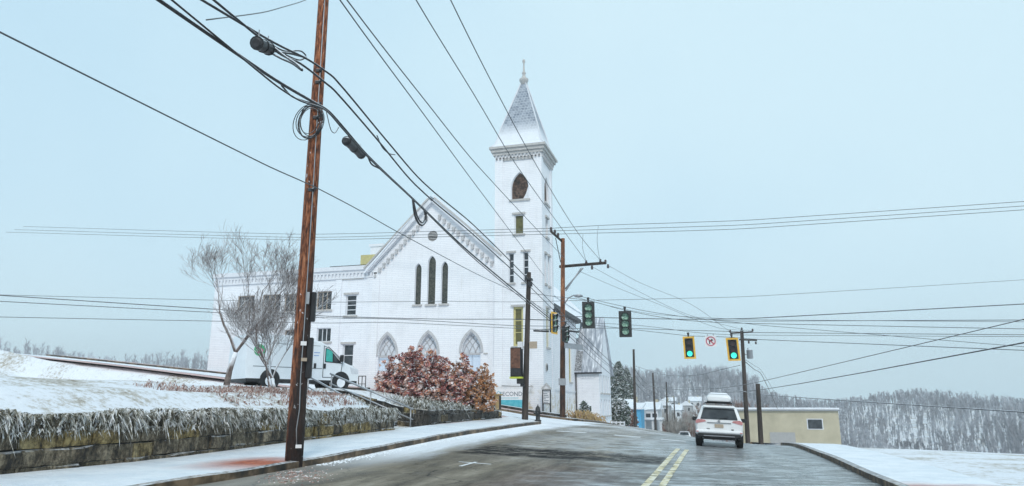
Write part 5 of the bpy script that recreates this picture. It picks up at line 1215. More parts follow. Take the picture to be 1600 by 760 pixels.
wire([(487, 496), (620, 499), (800, 509), (866, 510)], 38, 45, .018, 'dark level cable over the middle of the church front, lower one', group=G3, ext0=25)
wire([(505, 505), (600, 504), (700, 508), (800, 513), (866, 516)], 38, 45, .016, 'slightly sagging wire just above the church door arches', group=G3, ext0=25)
wire([(873, 494), (960, 497), (1060, 499), (1110, 499), (1190, 497)], 46, 40, .026, 'thick level cable running right behind the dark traffic lights', group=G3, ext1=48)
wire([(905, 463), (960, 476), (1025, 489), (1115, 500), (1190, 502)], 50, 40, .018, 'wire falling from the street lamp towards the right edge', group=G3, ext1=48)
wire([(1115, 501), (1150, 504), (1190, 508.5)], 42, 40, .014, 'short thin wire under the thick level cable at the right edge', group=G3, ext1=48)
wire([(905, 466), (960, 480), (1020, 491), (1110, 497), (1190, 500)], 50, 41, .012, 'fine twin of the wire falling from the street lamp', group=G3, ext1=48)
G4 = 'thin primaries falling from the crossarm to the right'
wire([INS['c5'], (1000, 442), (1080, 476), (1141, 519)], D3, DR, .013, 'upper thin wire falling from the crossarm tip to the right pole', group=G4)
wire([INS['c4'], (985, 449), (1070, 490), (1159, 515)], D3, DR, .013, 'middle thin wire falling from the crossarm to the right pole', group=G4)
wire([(905, 424), (960, 448), (1040, 480), (1120, 512), (1176, 517)], D3, DR, .013, 'lower thin wire falling from the crossarm brace to the right pole', group=G4)
wire([INS['u2'] + Vector((4, 0, 0)) if False else P(935, 353, 50), (933, 375), (935, 395), INS['c2']], 50, D3, .014, 'right vertical jumper wire above the crossarm', group='jumper wires above the crossarm')
wire([P(911, 366, 50.2), (910, 385), INS['c1']], 50, D3, .014, 'left vertical jumper wire above the crossarm', group='jumper wires above the crossarm')
# wires beyond poles 2/3
G5 = 'cables sweeping down past the church side'
for i, (a, b_, c_, lb) in enumerate((((826, 437), (880, 492), (990, 598), 'highest'), ((826, 446), (890, 510), (990, 604), 'second'), ((868, 505), (910, 545), (990, 612), 'third'), ((830, 470), (900, 530), (990, 600), 'lowest'))):
    wire([a, b_, (lerp(b_[0], c_[0], .5), lerp(b_[1], c_[1], .5) + 3), c_], D2 if i < 2 or i == 3 else D3 - 3, 84, .022 if i < 3 else .014, lb + ' of the cables sweeping down from the corner past the transept', 'cable', 'cable', G5, name='overhead_cable')
for i, (dy, lb) in enumerate(((30, 'upper'), (62, 'middle'), (78, 'lower'))):
    for k in range(3):
        A = down[k] - Vector((0, 0, (3 + i) * .8 * (1 - .1 * k))); B = down[k + 1] - Vector((0, 0, (3 + i) * .8 * (1 - .1 * (k + 1))))
        mid = A.lerp(B, .5) - Vector((0, 0, .6)); mb = MB(); mb.tube([A, A.lerp(mid, .5) - Vector((0, 0, .12)), mid, mid.lerp(B, .5) - Vector((0, 0, .12)), B], .03, 4)
        tag(mb.build('overhead_cable', 'cable'), lb + ' cable in the ' + ('first', 'second', 'third')[k] + ' span between the slim poles down the hill', 'cable', 'cables between the slim hill poles')
wire([(992, 572), (1040, 586), (1090, 586), (1130, 577), (1156, 571)], 84, DR, .022, 'sagging wire from the nearest hill pole across to the right pole', 'cable', group='wires over the far street')
wire([(993, 600), (1060, 609), (1130, 606), (1190, 596)], 84, 50, .02, 'long low wire above the roof box of the car', 'cable', group='wires over the far street', ext1=60)
wire([(1041, 612), (1100, 613), (1190, 609)], 130, 50, .022, 'lowest level wire just above the car roof', 'cable', group='wires over the far street', ext1=60)
wire([(1024, 605), (1100, 606), (1150, 610), (1190, 617)], 110, 50, .02, 'low wire crossing behind the right pole', 'cable', group='wires over the far street', ext1=60)
wire([(1165, 566), (1178, 577), (1190, 586), F(1215, 640, 104) + Vector((0, 0, .1))], DR, 48, .03, 'short thick cable dropping right from the transformer pole', 'cable', group='wires at the transformer pole')
wire([(1164, 562), (1178, 571), (1190, 580), F(1225, 640, 104) + Vector((0, 0, .1))], DR, 48, .016, 'short thin wire above the thick one right of the transformer pole', 'cable', group='wires at the transformer pole')

# ------------------------------------------------------------------ traffic lights
def signal(px_, py0, py1, wpx, dep, backm, facem, label, lit=None, face=None, lensm='darklens', border=None, group='traffic lights over the crossing', tilt=0):
    """face: direction the lamps look to, world vector"""
    c0 = P(px_, (py0 + py1) / 2, dep); H = (P(px_, py0, dep) - P(px_, py1, dep)).z; W = wpx * dep / 1124
    face = (Vector(face) if face else Vector((-c0.x, -c0.y, 0))); face.z = 0; face.normalize(); ux = Vector((-face.y, face.x, 0)); uz = Vector((0, 0, 1)); uz = (uz + ux * tilt).normalized()
    th = Thing('traffic_light', c0 + Vector((0, 0, -H / 2)), label, 'traffic light', group)
    def slab(w_, h_, y0_, y1_, cz=0):
        v = [c0 + ux * sx * w_ / 2 + uz * (sz * h_ / 2 + cz) + face * y for y in (y0_, y1_) for sx, sz in ((-1, -1), (1, -1), (1, 1), (-1, 1))]
        m_ = MB(); m_.add(v, [(3, 2, 1, 0), (4, 5, 6, 7), (0, 1, 5, 4), (1, 2, 6, 5), (2, 3, 7, 6), (3, 0, 4, 7)]); return m_
    if border: th.part(slab(W, H, -.02, .02), 'backplate', border); th.part(slab(W * .70, H * .84, .021, .035), 'backplate', backm)
    else: th.part(slab(W, H, -.02, .02), 'backplate', backm)
    th.part(slab(W * .52, H * .84, -.22, -.021), 'housing', facem)
    for k in range(3):
        z = (1 - k) * H * .27; cc = c0 + uz * z; R_ = W * (.235 if border else .29)
        m_ = MB(); m_.tube([cc + face * .03, cc + face * .07], R_, 16, True, False); th.part(m_, 'lens', 'green' if (lit and k == 2) else lensm)
        m_ = MB(); n_ = 12
        for j in range(n_ + 1):
            a = lerp(R(-35), R(215), j / n_)
            q = cc + ux * math.cos(a) * R_ * 1.12 + uz * math.sin(a) * R_ * 1.12; o_ = cc + ux * math.cos(a) * R_ * 1.02 + uz * math.sin(a) * R_ * 1.02
            ln = .27 * (.55 + .45 * max(0, math.sin(a))); m_.v += [tuple(q + face * .03), tuple(q + face * ln), tuple(o_ + face * ln), tuple(o_ + face * .03)]
        for j in range(n_):
            for q in range(3): m_.face((j * 4 + q, j * 4 + q + 1, j * 4 + 5 + q, j * 4 + 4 + q))
        th.part(m_, 'visor', facem if not border else 'sigback')
    m_ = MB(); m_.tube([c0 + uz * H / 2, c0 + uz * (H / 2 + .14)], .05, 6); m_.box(c0 + uz * (H / 2 + .16), (.12, .1, .1)); th.part(m_, 'hanger', 'dark_snow')
    return c0, H
DS = 35
signal(919.5, 471.5, 513, 20, DS, 'sigback', 'sigback', 'black traffic light with snow-filled green lenses hanging higher, nearer the brown pole', lensm='snowlens')
signal(977, 486, 527, 20, DS - .5, 'sigback', 'sigback', 'black traffic light with snow-filled green lenses hanging alone in the sky', lensm='snowlens')
signal(1077, 526, 561, 18, 38, 'sigback', 'sigback', 'yellow-bordered traffic light lit green left of the no-turn sign', lit=True, border='sigyellow', tilt=-.03)
signal(1145.5, 528, 564, 19, 37, 'sigback', 'sigback', 'yellow-bordered traffic light lit green right of the no-turn sign', lit=True, border='sigyellow', tilt=-.05)
signal(866, 488, 522, 20, 46, 'sigback', 'sigback', 'yellow-backed traffic light seen side-on left of the brown pole', face=(.95, -.25, 0), lensm='snowlens', border='sigyellow')
signal(884, 508, 536, 17, 47, 'sigback', 'sigback', 'black traffic light seen side-on right of the brown pole', face=(.98, -.15, 0), lensm='snowlens')
for a, b_, lb in (((834, 517), (857, 518), 'short dark bracket arm left of the yellow-backed traffic light'), ((888, 517), (904, 519), 'short dark bracket arm right of the side-on traffic light')):
    mb = MB(); mb.tube([P(a[0], a[1], 46), P(b_[0], b_[1], 46.5)], .07, 6); tag(mb.build('signal_bracket', 'dark_snow'), lb, 'bracket', 'signal bracket arms')
GS = 'span wires holding the traffic lights'
wire([(826, 458), (870, 464), (919.5, 470), (977, 485), (1063, 500), (1190, 506)], D2, 36, .016, 'span wire carrying the two black traffic lights', group=GS, ext1=48)
wire([(880, 502), (960, 512), (1040, 521), (1077, 525), (1111, 526), (1145, 527.5), (1190, 531)], D3 - 1, 36, .016, 'span wire carrying the green lights and the no-turn sign', group=GS, ext1=48)
wire([(836, 515), (960, 513), (1060, 516), (1135, 518), (1190, 520)], D2, 36, .016, 'level steady wire just above the green traffic lights', group=GS, ext1=48)
wire([(828, 500), (905, 504), (1000, 509), (1100, 521), (1190, 524)], D2, 36, .012, 'thin signal control wire between the black and the green lights', group=GS, ext1=48)
# no right turn sign
DN = 37.5; c0 = P(1110.5, 533.5, DN); fc = Vector((-c0.x, -c0.y, 0)).normalized(); ux = Vector((-fc.y, fc.x, 0)); W = 17.5 * DN / 1124
th = Thing('no_turn_sign', c0 - Vector((0, 0, W / 2)), 'square white no right turn sign with red ring between the green lights', 'road sign')
def onsign(L, y0_, y1_):
    m_ = MB(); m_.prism(L, lambda u, w_: tuple(c0 + ux * u + Vector((0, 0, w_)) + fc * y1_), fc * (y0_ - y1_)); return m_
h = W / 2; th.part(onsign([(-h + .05, -h), (h - .05, -h), (h, -h + .05), (h, h - .05), (h - .05, h), (-h + .05, h), (-h, h - .05), (-h, -h + .05)], 0, .02), 'plate', 'signwhite')
ci = lambda r_: [(r_ * math.cos(2 * math.pi * k / 28), r_ * math.sin(2 * math.pi * k / 28)) for k in range(28)]
m_ = MB(); m_.prism(ci(h * .86), lambda u, w_: tuple(c0 + ux * u + Vector((0, 0, w_)) + fc * .032), fc * -.01, [ci(h * .70)]); th.part(m_, 'red_ring', 'signred')
th.part(onsign([(-h * .30, -h * .5), (-h * .12, -h * .5), (-h * .12, 0), (h * .1, h * .12), (h * .1, -h * .02), (h * .5, h * .2), (h * .1, h * .45), (h * .1, h * .3), (-h * .30, h * .08)], .021, .028), 'arrow', 'dark')
s2_ = h * .58; w2_ = h * .07; th.part(onsign([(-s2_ - w2_, s2_ - w2_), (-s2_ + w2_, s2_ + w2_), (s2_ + w2_, -s2_ + w2_), (s2_ - w2_, -s2_ - w2_)], .029, .036), 'red_slash', 'signred')
m_ = MB(); m_.tube([c0 + Vector((-.15, 0, h)), c0 + Vector((-.15, 0, h + .12))], .02, 5); m_.tube([c0 + Vector((.15, 0, h)), c0 + Vector((.15, 0, h + .12))], .02, 5); th.part(m_, 'hanger', 'steel')

# ------------------------------------------------------------------ hydrant
q = P(840.5, 655.5, 41.0); zb = zs(q.x, q.y) + .15
th = Thing('fire_hydrant', (q.x, q.y, zb), 'black fire hydrant on the corner just right of the dark pole', 'fire hydrant')
mb = MB(); mb.lathe((q.x, q.y, zb), [(.2, 0), (.2, .06), (.13, .08), (.12, .5), (.16, .52), (.16, .58), (.14, .6), (.13, .72), (.07, .82), (.03, .84), (.03, .92)], 14); th.part(mb, 'barrel', 'hydrant')
for sg in (-1, 1): mb = MB(); mb.tube([(q.x + sg * .1, q.y, zb + .45), (q.x + sg * .24, q.y, zb + .45)], .065, 10, True, False); th.part(mb, 'nozzle', 'hydrant')
mb = MB(); mb.tube([(q.x, q.y - .1, zb + .4), (q.x, q.y - .25, zb + .4)], .085, 10, True, False); th.part(mb, 'nozzle', 'hydrant')

# ------------------------------------------------------------------ vehicles
def wheel(parent, T, c, axis, r=.34, w_=.22, rim='chrome'):
    ax = Vector(axis); c = Vector(c); mb = MB(); mb.tube([c - ax * w_ / 2, c - ax * w_ * .42, c + ax * w_ * .42, c + ax * w_ / 2], [r * .9, r, r, r * .9], 24, True, False); wl = T.part(mb, 'wheel', 'rubber')
    mb = MB(); mb.tube([c + ax * w_ * .49, c + ax * (w_ * .49 + .02)], r * .62, 16, True, False); rm = T.part(mb, 'rim', rim, wl)
    return wl
def loftbody(sections):
    """sections: list of (y, [(x,z)...]) same count; closed rings"""
    mb = MB(); n_ = len(sections[0][1])
    for y, L in sections:
        for x, z in L: mb.v.append((x, y, z))
    for i in range(len(sections) - 1):
        for k in range(n_): j = (k + 1) % n_; mb.face((i * n_ + k, i * n_ + j, (i + 1) * n_ + j, (i + 1) * n_ + k), True)
    mb.face(range(n_)); e = (len(sections) - 1) * n_; mb.face([e + k for k in range(n_ - 1, -1, -1)])
    return mb
# SUV, rear towards us
cx, cy = -.06, 30.2; cz = _road_z(cx, cy); slope = (_road_z(cx, cy + 2.7) - cz) / 2.7; roll = (_road_z(cx + .8, cy) - _road_z(cx - .8, cy)) / 1.6
suv = Thing('suv', (0, 0, 0), 'white SUV with a roof box driving away down the right lane', 'car')
def ring(w_, zb_, zw, ws, zt, wtop, r=.08):
    return [(-w_ + r, zb_), (w_ - r, zb_), (w_, zb_ + r), (w_, zw - .1), (w_ - .02, zw), (ws, zw + .05), (wtop + r * .8, zt - r), (wtop - .05, zt - .015), (0.25, zt), (-.25, zt), (-wtop + .05, zt - .015), (-wtop - r * .8, zt - r), (-ws, zw + .05), (-w_ + .02, zw), (-w_, zw - .1), (-w_, zb_ + r)]
secs = [(0.0, ring(.82, .50, .92, .76, 1.00, .70)), (.05, ring(.88, .47, .97, .83, 1.06, .76)), (.12, ring(.905, .46, 1.02, .85, 1.25, .74)), (.28, ring(.92, .44, 1.03, .86, 1.55, .64)), (.42, ring(.925, .42, 1.03, .865, 1.64, .62)),
        (1.2, ring(.925, .25, 1.0, .87, 1.67, .63)), (2.3, ring(.925, .25, .98, .87, 1.66, .63)), (2.9, ring(.925, .25, .97, .87, 1.55, .62)), (3.5, ring(.92, .26, .95, .86, 1.10, .70)), (4.3, ring(.88, .30, .86, .78, .95, .62)), (4.6, ring(.75, .36, .70, .65, .78, .55))]
suv.part(loftbody(secs), 'body', 'car_white')
def rearpanel(L, y0_, th_, lean=0, mt='glass', name='panel', parent=None):
    mb = MB(); mb.prism(L, lambda u, w_: (u, y0_ + lean * (w_ - L[0][1]), w_), (0, -th_, 0)); return suv.part(mb, name, mt, parent)
hatch = rearpanel([(-.70, .62), (.70, .62), (.74, .98), (.70, 1.04), (-.70, 1.04), (-.74, .98)], .0, .015, .03, 'car_white', 'tailgate')
mb = MB(); mb.add([(-.72, .025, 1.09), (.72, .025, 1.09), (.60, .20, 1.50), (-.60, .20, 1.50), (-.70, .11, 1.06), (.70, .11, 1.06), (.60, .31, 1.49), (-.60, .31, 1.49)], [(0, 1, 2, 3), (7, 6, 5, 4), (0, 4, 5, 1), (1, 5, 6, 2), (2, 6, 7, 3), (3, 7, 4, 0)]); rw = suv.part(mb, 'rear_window', 'glass')
mb = MB(); mb.tube([(0, .01, 1.10), (.34, .03, 1.17)], .012, 5); suv.part(mb, 'wiper', 'dark', rw)
mb = MB(); mb.box2(-.62, .62, .08, .42, 1.53, 1.60, .03); suv.part(mb, 'spoiler', 'car_white')
for sg in (-1, 1):
    mb = MB(); mb.prism([(sg * .50, .99), (sg * .54, 1.04), (sg * .80, 1.07), (sg * .90, 1.02), (sg * .90, .90), (sg * .74, .93)], lambda u, w_: (u, -.03 + .12 * max(0, abs(u) - .7), w_), (0, .08, 0)); suv.part(mb, 'taillight', 'tail')
mb = MB(); mb.box2(-.46, .46, -.035, -.012, .93, .965); suv.part(mb, 'chrome_strip', 'chrome', hatch)
mb = MB(); mb.box2(-.17, .17, -.035, -.012, .76, .90); pl_ = suv.part(mb, 'licence_plate', 'tan', hatch)
mb = MB(); mb.disc((0, -.045, 1.01), (0, 1, 0), .05, 14, .03); suv.part(mb, 'emblem', 'chrome', hatch)
mb = MB(); mb.box2(-.48, -.36, -.03, -.012, .70, .72); mb.box2(.47, .56, -.03, -.012, .68, .72); suv.part(mb, 'badge', 'dark', hatch)
mb = MB(); mb.box2(-.90, .90, -.10, .12, .52, .66, .05); suv.part(mb, 'bumper', 'car_white')
mb = MB(); mb.box2(-.84, .84, -.095, .10, .38, .519, .03); mb.box2(-.6, .6, .3, 4.2, .3, .42); suv.part(mb, 'lower_bumper', 'dark')
mb = MB(); mb.box2(-.6, .6, -.115, -.09, .42, .455); suv.part(mb, 'skid_plate', 'chrome')
for sg in (-1, 1):
    mb = MB(); mb.box2(sg * .84 - .05, sg * .84 + .05, -.112, -.095, .57, .61); suv.part(mb, 'reflector', 'tail')
    mb = MB(); mb.tube([(sg * .56, .55, 1.70), (sg * .56, .7, 1.74), (sg * .57, 2.1, 1.73), (sg * .57, 2.3, 1.68)], .022, 6); suv.part(mb, 'roof_rail', 'chrome')
    mb = MB(); mb.box((sg * 1.02, 2.75, 1.05), (.22, .12, .16), 0, .03); mb.box((sg * .90, 2.78, 1.0), (.1, .06, .05)); suv.part(mb, 'mirror', 'dark')
    mb = MB(); mb.box2(min(sg * .925, sg * .88), max(sg * .925, sg * .88), .9, 2.6, 1.06, 1.09); suv.part(mb, 'side_window_trim', 'dark')
    mb = MB(); mb.add([(sg * .885, .8, 1.06), (sg * .885, 2.9, 1.03), (sg * .70, 2.6, 1.5), (sg * .70, .9, 1.52), (sg * .86, .8, 1.06), (sg * .86, 2.9, 1.03), (sg * .67, 2.6, 1.5), (sg * .67, .9, 1.52)], [(0, 1, 2, 3), (7, 6, 5, 4), (0, 4, 5, 1), (1, 5, 6, 2), (2, 6, 7, 3), (3, 7, 4, 0)]); suv.part(mb, 'side_window', 'glass')
    for y in (.85, 3.55): wheel(None, suv, (sg * .80, y, .36), (sg, 0, 0), .37, .25)
    mb = MB(); mb.box2(min(sg * .72, sg * .935), max(sg * .72, sg * .935), .42, 1.28, .30, .66); suv.part(mb, 'wheel_arch', 'dark')
mb = MB(); mb.tube([(.5, -.04, .27), (.5, .3, .27)], .035, 8); suv.part(mb, 'exhaust', 'chrome')
e0_ = suv.e; e0_.location = (cx, cy - 0.0, cz + .01); e0_.rotation_euler = (math.atan(slope), -math.atan(roll), 0)
# roof box: thing on the car
box = Thing('roof_box', (0, 0, 0), 'white snow-topped cargo box on the roof of the SUV', 'roof box')
def rb(w_, z0, z1, r): return [(-w_ + r, z0), (w_ - r, z0), (w_, z0 + .05), (w_ - .02, z1 - r), (w_ * .72, z1), (-w_ * .72, z1), (-w_ + .02, z1 - r), (-w_, z0 + .05)]
bs_ = [(.30, rb(.42, 1.84, 1.96, .04)), (.36, rb(.48, 1.80, 2.04, .08)), (.6, rb(.50, 1.79, 2.10, .1)), (1.6, rb(.50, 1.79, 2.12, .1)), (2.2, rb(.44, 1.79, 2.02, .08)), (2.4, rb(.3, 1.82, 1.9, .03))]
box.part(loftbody(bs_), 'lid', 'car_white')
mb = MB(); mb.box2(-.47, .47, .42, 2.2, 1.76, 1.80); mb.box2(-.6, .6, .75, .82, 1.72, 1.76); mb.box2(-.6, .6, 1.85, 1.92, 1.72, 1.76); box.part(mb, 'tray', 'dark')
mb = MB(); mb.add([(-.38, .5, 2.095), (.38, .5, 2.095), (.38, 1.9, 2.09), (-.38, 1.9, 2.09), (-.3, .6, 2.15), (.3, .6, 2.15), (.3, 1.8, 2.14), (-.3, 1.8, 2.14)], [(0, 1, 5, 4), (1, 2, 6, 5), (2, 3, 7, 6), (3, 0, 4, 7), (4, 5, 6, 7)]); box.part(mb, 'snow_cover', 'snow')
box.e.location = e0_.location; box.e.rotation_euler = e0_.rotation_euler

# van, side on, nose to the right (local: x along the length, nose at 0)
VX, VY = -17.6, 32.9; VZ = 2.38
van = Thing('cargo_van', (0, 0, 0), 'white high-roof cargo van with a round purple logo parked before the annex', 'van')
prof_ = [(-5.9, .45), (-.25, .42), (-.06, .5), (0.0, .75), (-.03, 1.05), (-.40, 1.20), (-.85, 1.40), (-1.75, 2.12), (-2.15, 2.34), (-2.8, 2.46), (-5.75, 2.50), (-5.92, 2.36), (-5.96, 1.3)]
def vsec(y, inset, drop):
    cxm = -3.0; return [(x + (cxm - x) * inset, y, z - (drop if z > 1.3 else 0)) for x, z in prof_]
mb = MB(); rows = [vsec(0.08, .02, .10), vsec(.0, .0, .05), vsec(-.0 + .02, .0, .02)]
ysec = [(0, .006, .10), (.05, 0, .03), (.22, 0, 0), (1.73, 0, 0), (1.90, 0, .03), (1.95, .006, .10)]
for y, ins, dr in ysec: mb.v += vsec(y, ins, dr)
n_ = len(prof_)
for i in range(len(ysec) - 1):
    for k in range(n_): j = (k + 1) % n_; mb.face((i * n_ + k, i * n_ + j, (i + 1) * n_ + j, (i + 1) * n_ + k))
mb.face(range(n_)); e = (len(ysec) - 1) * n_; mb.face([e + k for k in range(n_ - 1, -1, -1)])
vb = van.part(mb, 'body', 'van_white')
def vpanel(L, y0_, y1_, name, mt, parent=None): m_ = MB(); m_.prism(L, lambda u, w_: (u, y0_, w_), (0, y1_ - y0_, 0)); return van.part(m_, name, mt, parent)
dr = vpanel([(-2.02, .62), (-1.1, .62), (-1.0, 1.36), (-1.72, 2.0), (-2.02, 2.1)], -.012, .004, 'door', 'van_white')
vpanel([(-2.06, .58), (-1.05, .58), (-.95, 1.38), (-1.72, 2.05), (-2.06, 2.15)], -.006, .003, 'door_seam', 'seal', dr)
dw = vpanel([(-1.97, 1.34), (-1.02, 1.30), (-1.70, 1.96), (-1.97, 2.04)], -.03, -.013, 'side_window', 'dark', dr)
vpanel([(-1.93, 1.38), (-1.56, 1.37), (-1.58, 1.86), (-1.74, 1.94), (-1.93, 2.0)], -.036, -.031, 'pane', 'tealglass', dw)
vpanel([(-1.50, 1.38), (-1.14, 1.34), (-1.50, 1.72)], -.036, -.031, 'pane', 'glass', dw)
for x in (-2.5, -1.97): vpanel([(x - .05, 1.02), (x + .05, 1.02), (x + .05, 1.26), (x - .05, 1.26)], -.05, -.002, 'door_handle', 'dark', dr if x > -2.1 else None)
vpanel([(-3.5, .62), (-3.47, .62), (-3.47, 2.2), (-3.5, 2.2)], -.008, .004, 'door_seam', 'seal'); vpanel([(-5.6, 1.0), (-2.1, 1.0), (-2.1, 1.03), (-5.6, 1.03)], -.008, .004, 'side_moulding', 'seal')
vpanel([(-5.6, 2.10), (-2.25, 2.10), (-2.25, 2.12), (-5.6, 2.12)], -.004, .05, 'roof_seam', 'seal')
m_ = MB(); m_.add([(-.50, .12, 1.29), (-.50, 1.83, 1.29), (-1.60, 1.80, 2.31), (-1.60, .15, 2.31), (-.47, .12, 1.25), (-.47, 1.83, 1.25)], [(0, 1, 2, 3)]); 
m_ = MB(); m_.add([(-.88, .10, 1.47), (-.88, 1.85, 1.47), (-1.73, 1.80, 2.15), (-1.73, .15, 2.15), (-.95, .10, 1.40), (-.95, 1.85, 1.40), (-1.8, 1.8, 2.08), (-1.8, .15, 2.08)], [(0, 1, 2, 3), (7, 6, 5, 4), (0, 4, 5, 1), (1, 5, 6, 2), (2, 6, 7, 3), (3, 7, 4, 0)]); van.part(m_, 'windscreen', 'glass')
vpanel([(-.42, .82), (-.03, .82), (-.04, 1.02), (-.55, 1.15)], -.012, .05, 'headlight', 'lattice')
m_ = MB(); m_.box((-1.12, -.16, 1.55), (.14, .2, .34), 0, .03); m_.box((-1.12, -.04, 1.42), (.06, .14, .06)); van.part(m_, 'mirror', 'dark')
vpanel([(-5.9, .32), (-.1, .32), (-.1, .46), (-5.9, .46)], -.004, 1.94, 'sill', 'dark')
for x in (-1.02, -4.75):
    m_ = MB(); m_.tube([(x, -.015, .42), (x, .2, .42)], .49, 20, True, False); van.part(m_, 'wheel_arch', 'dark')
    for y, ax in ((.10, -1), (1.85, 1)): wheel(None, van, (x, y, .36), (0, ax, 0), .37, .24, 'snow' if y < 1 else 'chrome')
# logo and lettering
m_ = MB(); ringp = [(-2.98 + .30 * math.cos(a * math.pi / 12), 1.74 + .27 * math.sin(a * math.pi / 12)) for a in range(24)]; ri = [(-2.98 + .25 * math.cos(a * math.pi / 12), 1.74 + .22 * math.sin(a * math.pi / 12)) for a in range(24)]
m_.prism(ringp, lambda u, w_: (u, -.012, w_), (0, .016, 0), [ri]); lg = van.part(m_, 'logo', 'purple')
van.part(text_mesh('ACM', .30, (-2.98, -.02, 1.76), (1, 0, 0), (0, 0, 1)), 'lettering', 'purple', lg)
m_ = MB(); m_.box2(-2.58, -2.25, -.008, .004, 1.76, 1.80); m_.box2(-2.58, -2.3, -.008, .004, 1.62, 1.66); van.part(m_, 'lettering', 'bluetext', lg)
m_ = MB(); m_.tube([(-5.35, -.012, 1.75), (-5.35, .004, 1.75)], .27, 18, True, False); g_ = van.part(m_, 'decal', 'greenprint')
m_ = MB(); m_.tube([(-5.3, -.02, 1.72), (-5.3, -.011, 1.72)], .13, 12, True, False); van.part(m_, 'decal_center', 'magenta', g_)
m_ = MB(); m_.box2(-5.5, -2.9, .3, 1.65, 2.47, 2.56, .03); van.part(m_, 'snow_cover', 'snow')
van.e.location = (VX, VY, VZ); van.e.rotation_euler.z = R(60)
# low cart/bench clutter by the van: a low guard rail
th = Thing('parking_rail', (F(560, 612, 38).x, 38, lot(-20, 38)), 'low dark timber rail lying on snow in front of the church left of the shrub', 'rail')
q0 = F(541, 614, 35.4); q1 = F(577, 617, 35.4); zz = lot(q0.x, 35.4); mb = MB(); mb.tube([(q0.x, 35.4, zz + .12), (q1.x, 35.4, zz + .12)], .07, 6); th.part(mb, 'beam', 'pole_dark')
for x in (q0.x + .15, q1.x - .15): mb = MB(); mb.box2(x - .06, x + .06, 35.35, 35.45, zz - .1, zz + .1); th.part(mb, 'foot', 'pole_dark')

# distant car coming up the hill
s_ = 97; r_, _ = ray(1068, 660); x_ = r_.x / r_.y * s_; dc = Thing('parked_car', (0, 0, 0), 'snow-covered white car far down the hill left of the SUV', 'car')
def r2(w_, zt, wt_): return ring(w_, .3, .85, w_ - .08, zt, wt_)
dc.part(loftbody([(0, r2(.75, .95, .6)), (.1, r2(.86, 1.0, .6)), (.5, r2(.88, 1.38, .58)), (1.0, r2(.88, 1.42, .58)), (2.2, r2(.88, 1.42, .58)), (2.9, r2(.88, .98, .6)), (4.2, r2(.84, .85, .6)), (4.3, r2(.7, .75, .5))]), 'body', 'car_white')
mb = MB(); mb.box2(-.55, .55, .35, 2.3, 1.42, 1.5); dc.part(mb, 'snow_cover', 'snow')
mb = MB(); mb.add([(-.6, .08, 1.0), (.6, .08, 1.0), (.52, .42, 1.34), (-.52, .42, 1.34), (-.6, .2, 1.0), (.6, .2, 1.0), (.52, .5, 1.34), (-.52, .5, 1.34)], [(0, 1, 2, 3), (7, 6, 5, 4), (0, 4, 5, 1), (1, 5, 6, 2), (2, 6, 7, 3), (3, 7, 4, 0)]); dc.part(mb, 'windscreen', 'glass')
for sg in (-1, 1):
    for y in (.8, 3.4): wheel(None, dc, (sg * .78, y, .33), (sg, 0, 0), .33, .2)
dc.e.location = (x_, s_, zs(x_, s_) + .02); dc.e.rotation_euler.x = -.07

# ------------------------------------------------------------------ far street: houses, shrubs, trees
def house(name, px0, px1, s, ytop_eave, yridge, wallm, label, depth=8, wins=3, kind='gable', porch=False, group='houses down the hill'):
    a = F(px0, 650, s); b_ = F(px1, 650, s); x0, x1 = a.x, b_.x; ze = F((px0 + px1) / 2, ytop_eave, s).z; zr = F((px0 + px1) / 2, yridge, s + depth / 2).z
    zb = min(zs(x0, s), zs(x1, s + depth)) - .5; th = Thing(name, ((x0 + x1) / 2, s, zb), label, 'house', group)
    mb = MB(); mb.box2(x0, x1, s, s + depth, zb, ze); th.part(mb, 'wall', wallm)
    mb = MB(); o = .4; e = [(x0 - o, s - o, ze), (x1 + o, s - o, ze), (x1 + o, s + depth + o, ze), (x0 - o, s + depth + o, ze)]; m1 = s + depth / 2
    if kind == 'hip': rg = [(x0 + (x1 - x0) * .35, m1, zr), (x0 + (x1 - x0) * .65, m1, zr)]
    elif kind == 'front':
        mx = (x0 + x1) / 2; rg = None; mb.add(e + [(mx, s - o, zr), (mx, s + depth + o, zr)] , [(0, 1, 4), (1, 2, 5, 4), (2, 3, 5), (3, 0, 4, 5), (3, 2, 1, 0)])
    else: rg = [(x0 - o, m1, zr), (x1 + o, m1, zr)]
    if rg: mb.add(e + rg, [(0, 1, 5, 4), (1, 2, 5), (2, 3, 4, 5), (3, 0, 4), (3, 2, 1, 0)])
    th.part(mb, 'roof', 'roofsnow')
    fl = 2
    for f in range(fl):
        for k in range(wins):
            x = lerp(x0, x1, (k + .5) / wins); z = ze - 1.9 - f * 2.7
            if z < zb + .5: continue
            mb = MB(); mb.box2(x - .5, x + .5, s - .05, s + .02, z, z + 1.3); w_ = th.part(mb, 'window', 'trim'); mb = MB(); mb.box2(x - .4, x + .4, s - .07, s - .051, z + .1, z + 1.2); th.part(mb, 'pane', 'glass', w_)
    mb = MB(); mb.box2(x1 - (x1 - x0) * .3, x1 - (x1 - x0) * .3 + .5, m1 - .3, m1 + .3, ze, zr + .4); th.part(mb, 'chimney', 'beige')
    return th, x0, x1, ze, zb
house('blue_house', 958, 1000, 118, 641, 624, 'whiteside', 'house with a snowy hip roof and a bright blue side behind the snowy shrub', 9, 3, 'hip')
hx0 = F(987, 650, 117.3).x; hx1 = F(1001, 650, 117.3).x; 
th = Thing('blue_shed', (hx0, 117, -6), 'bright blue clapboard house front beside the nearest hill pole', 'shed', None); mb = MB(); mb.box2(hx0, hx1 + .6, 112, 117.2, -6.5, F(994, 640, 112).z); th.part(mb, 'wall', 'blueside')
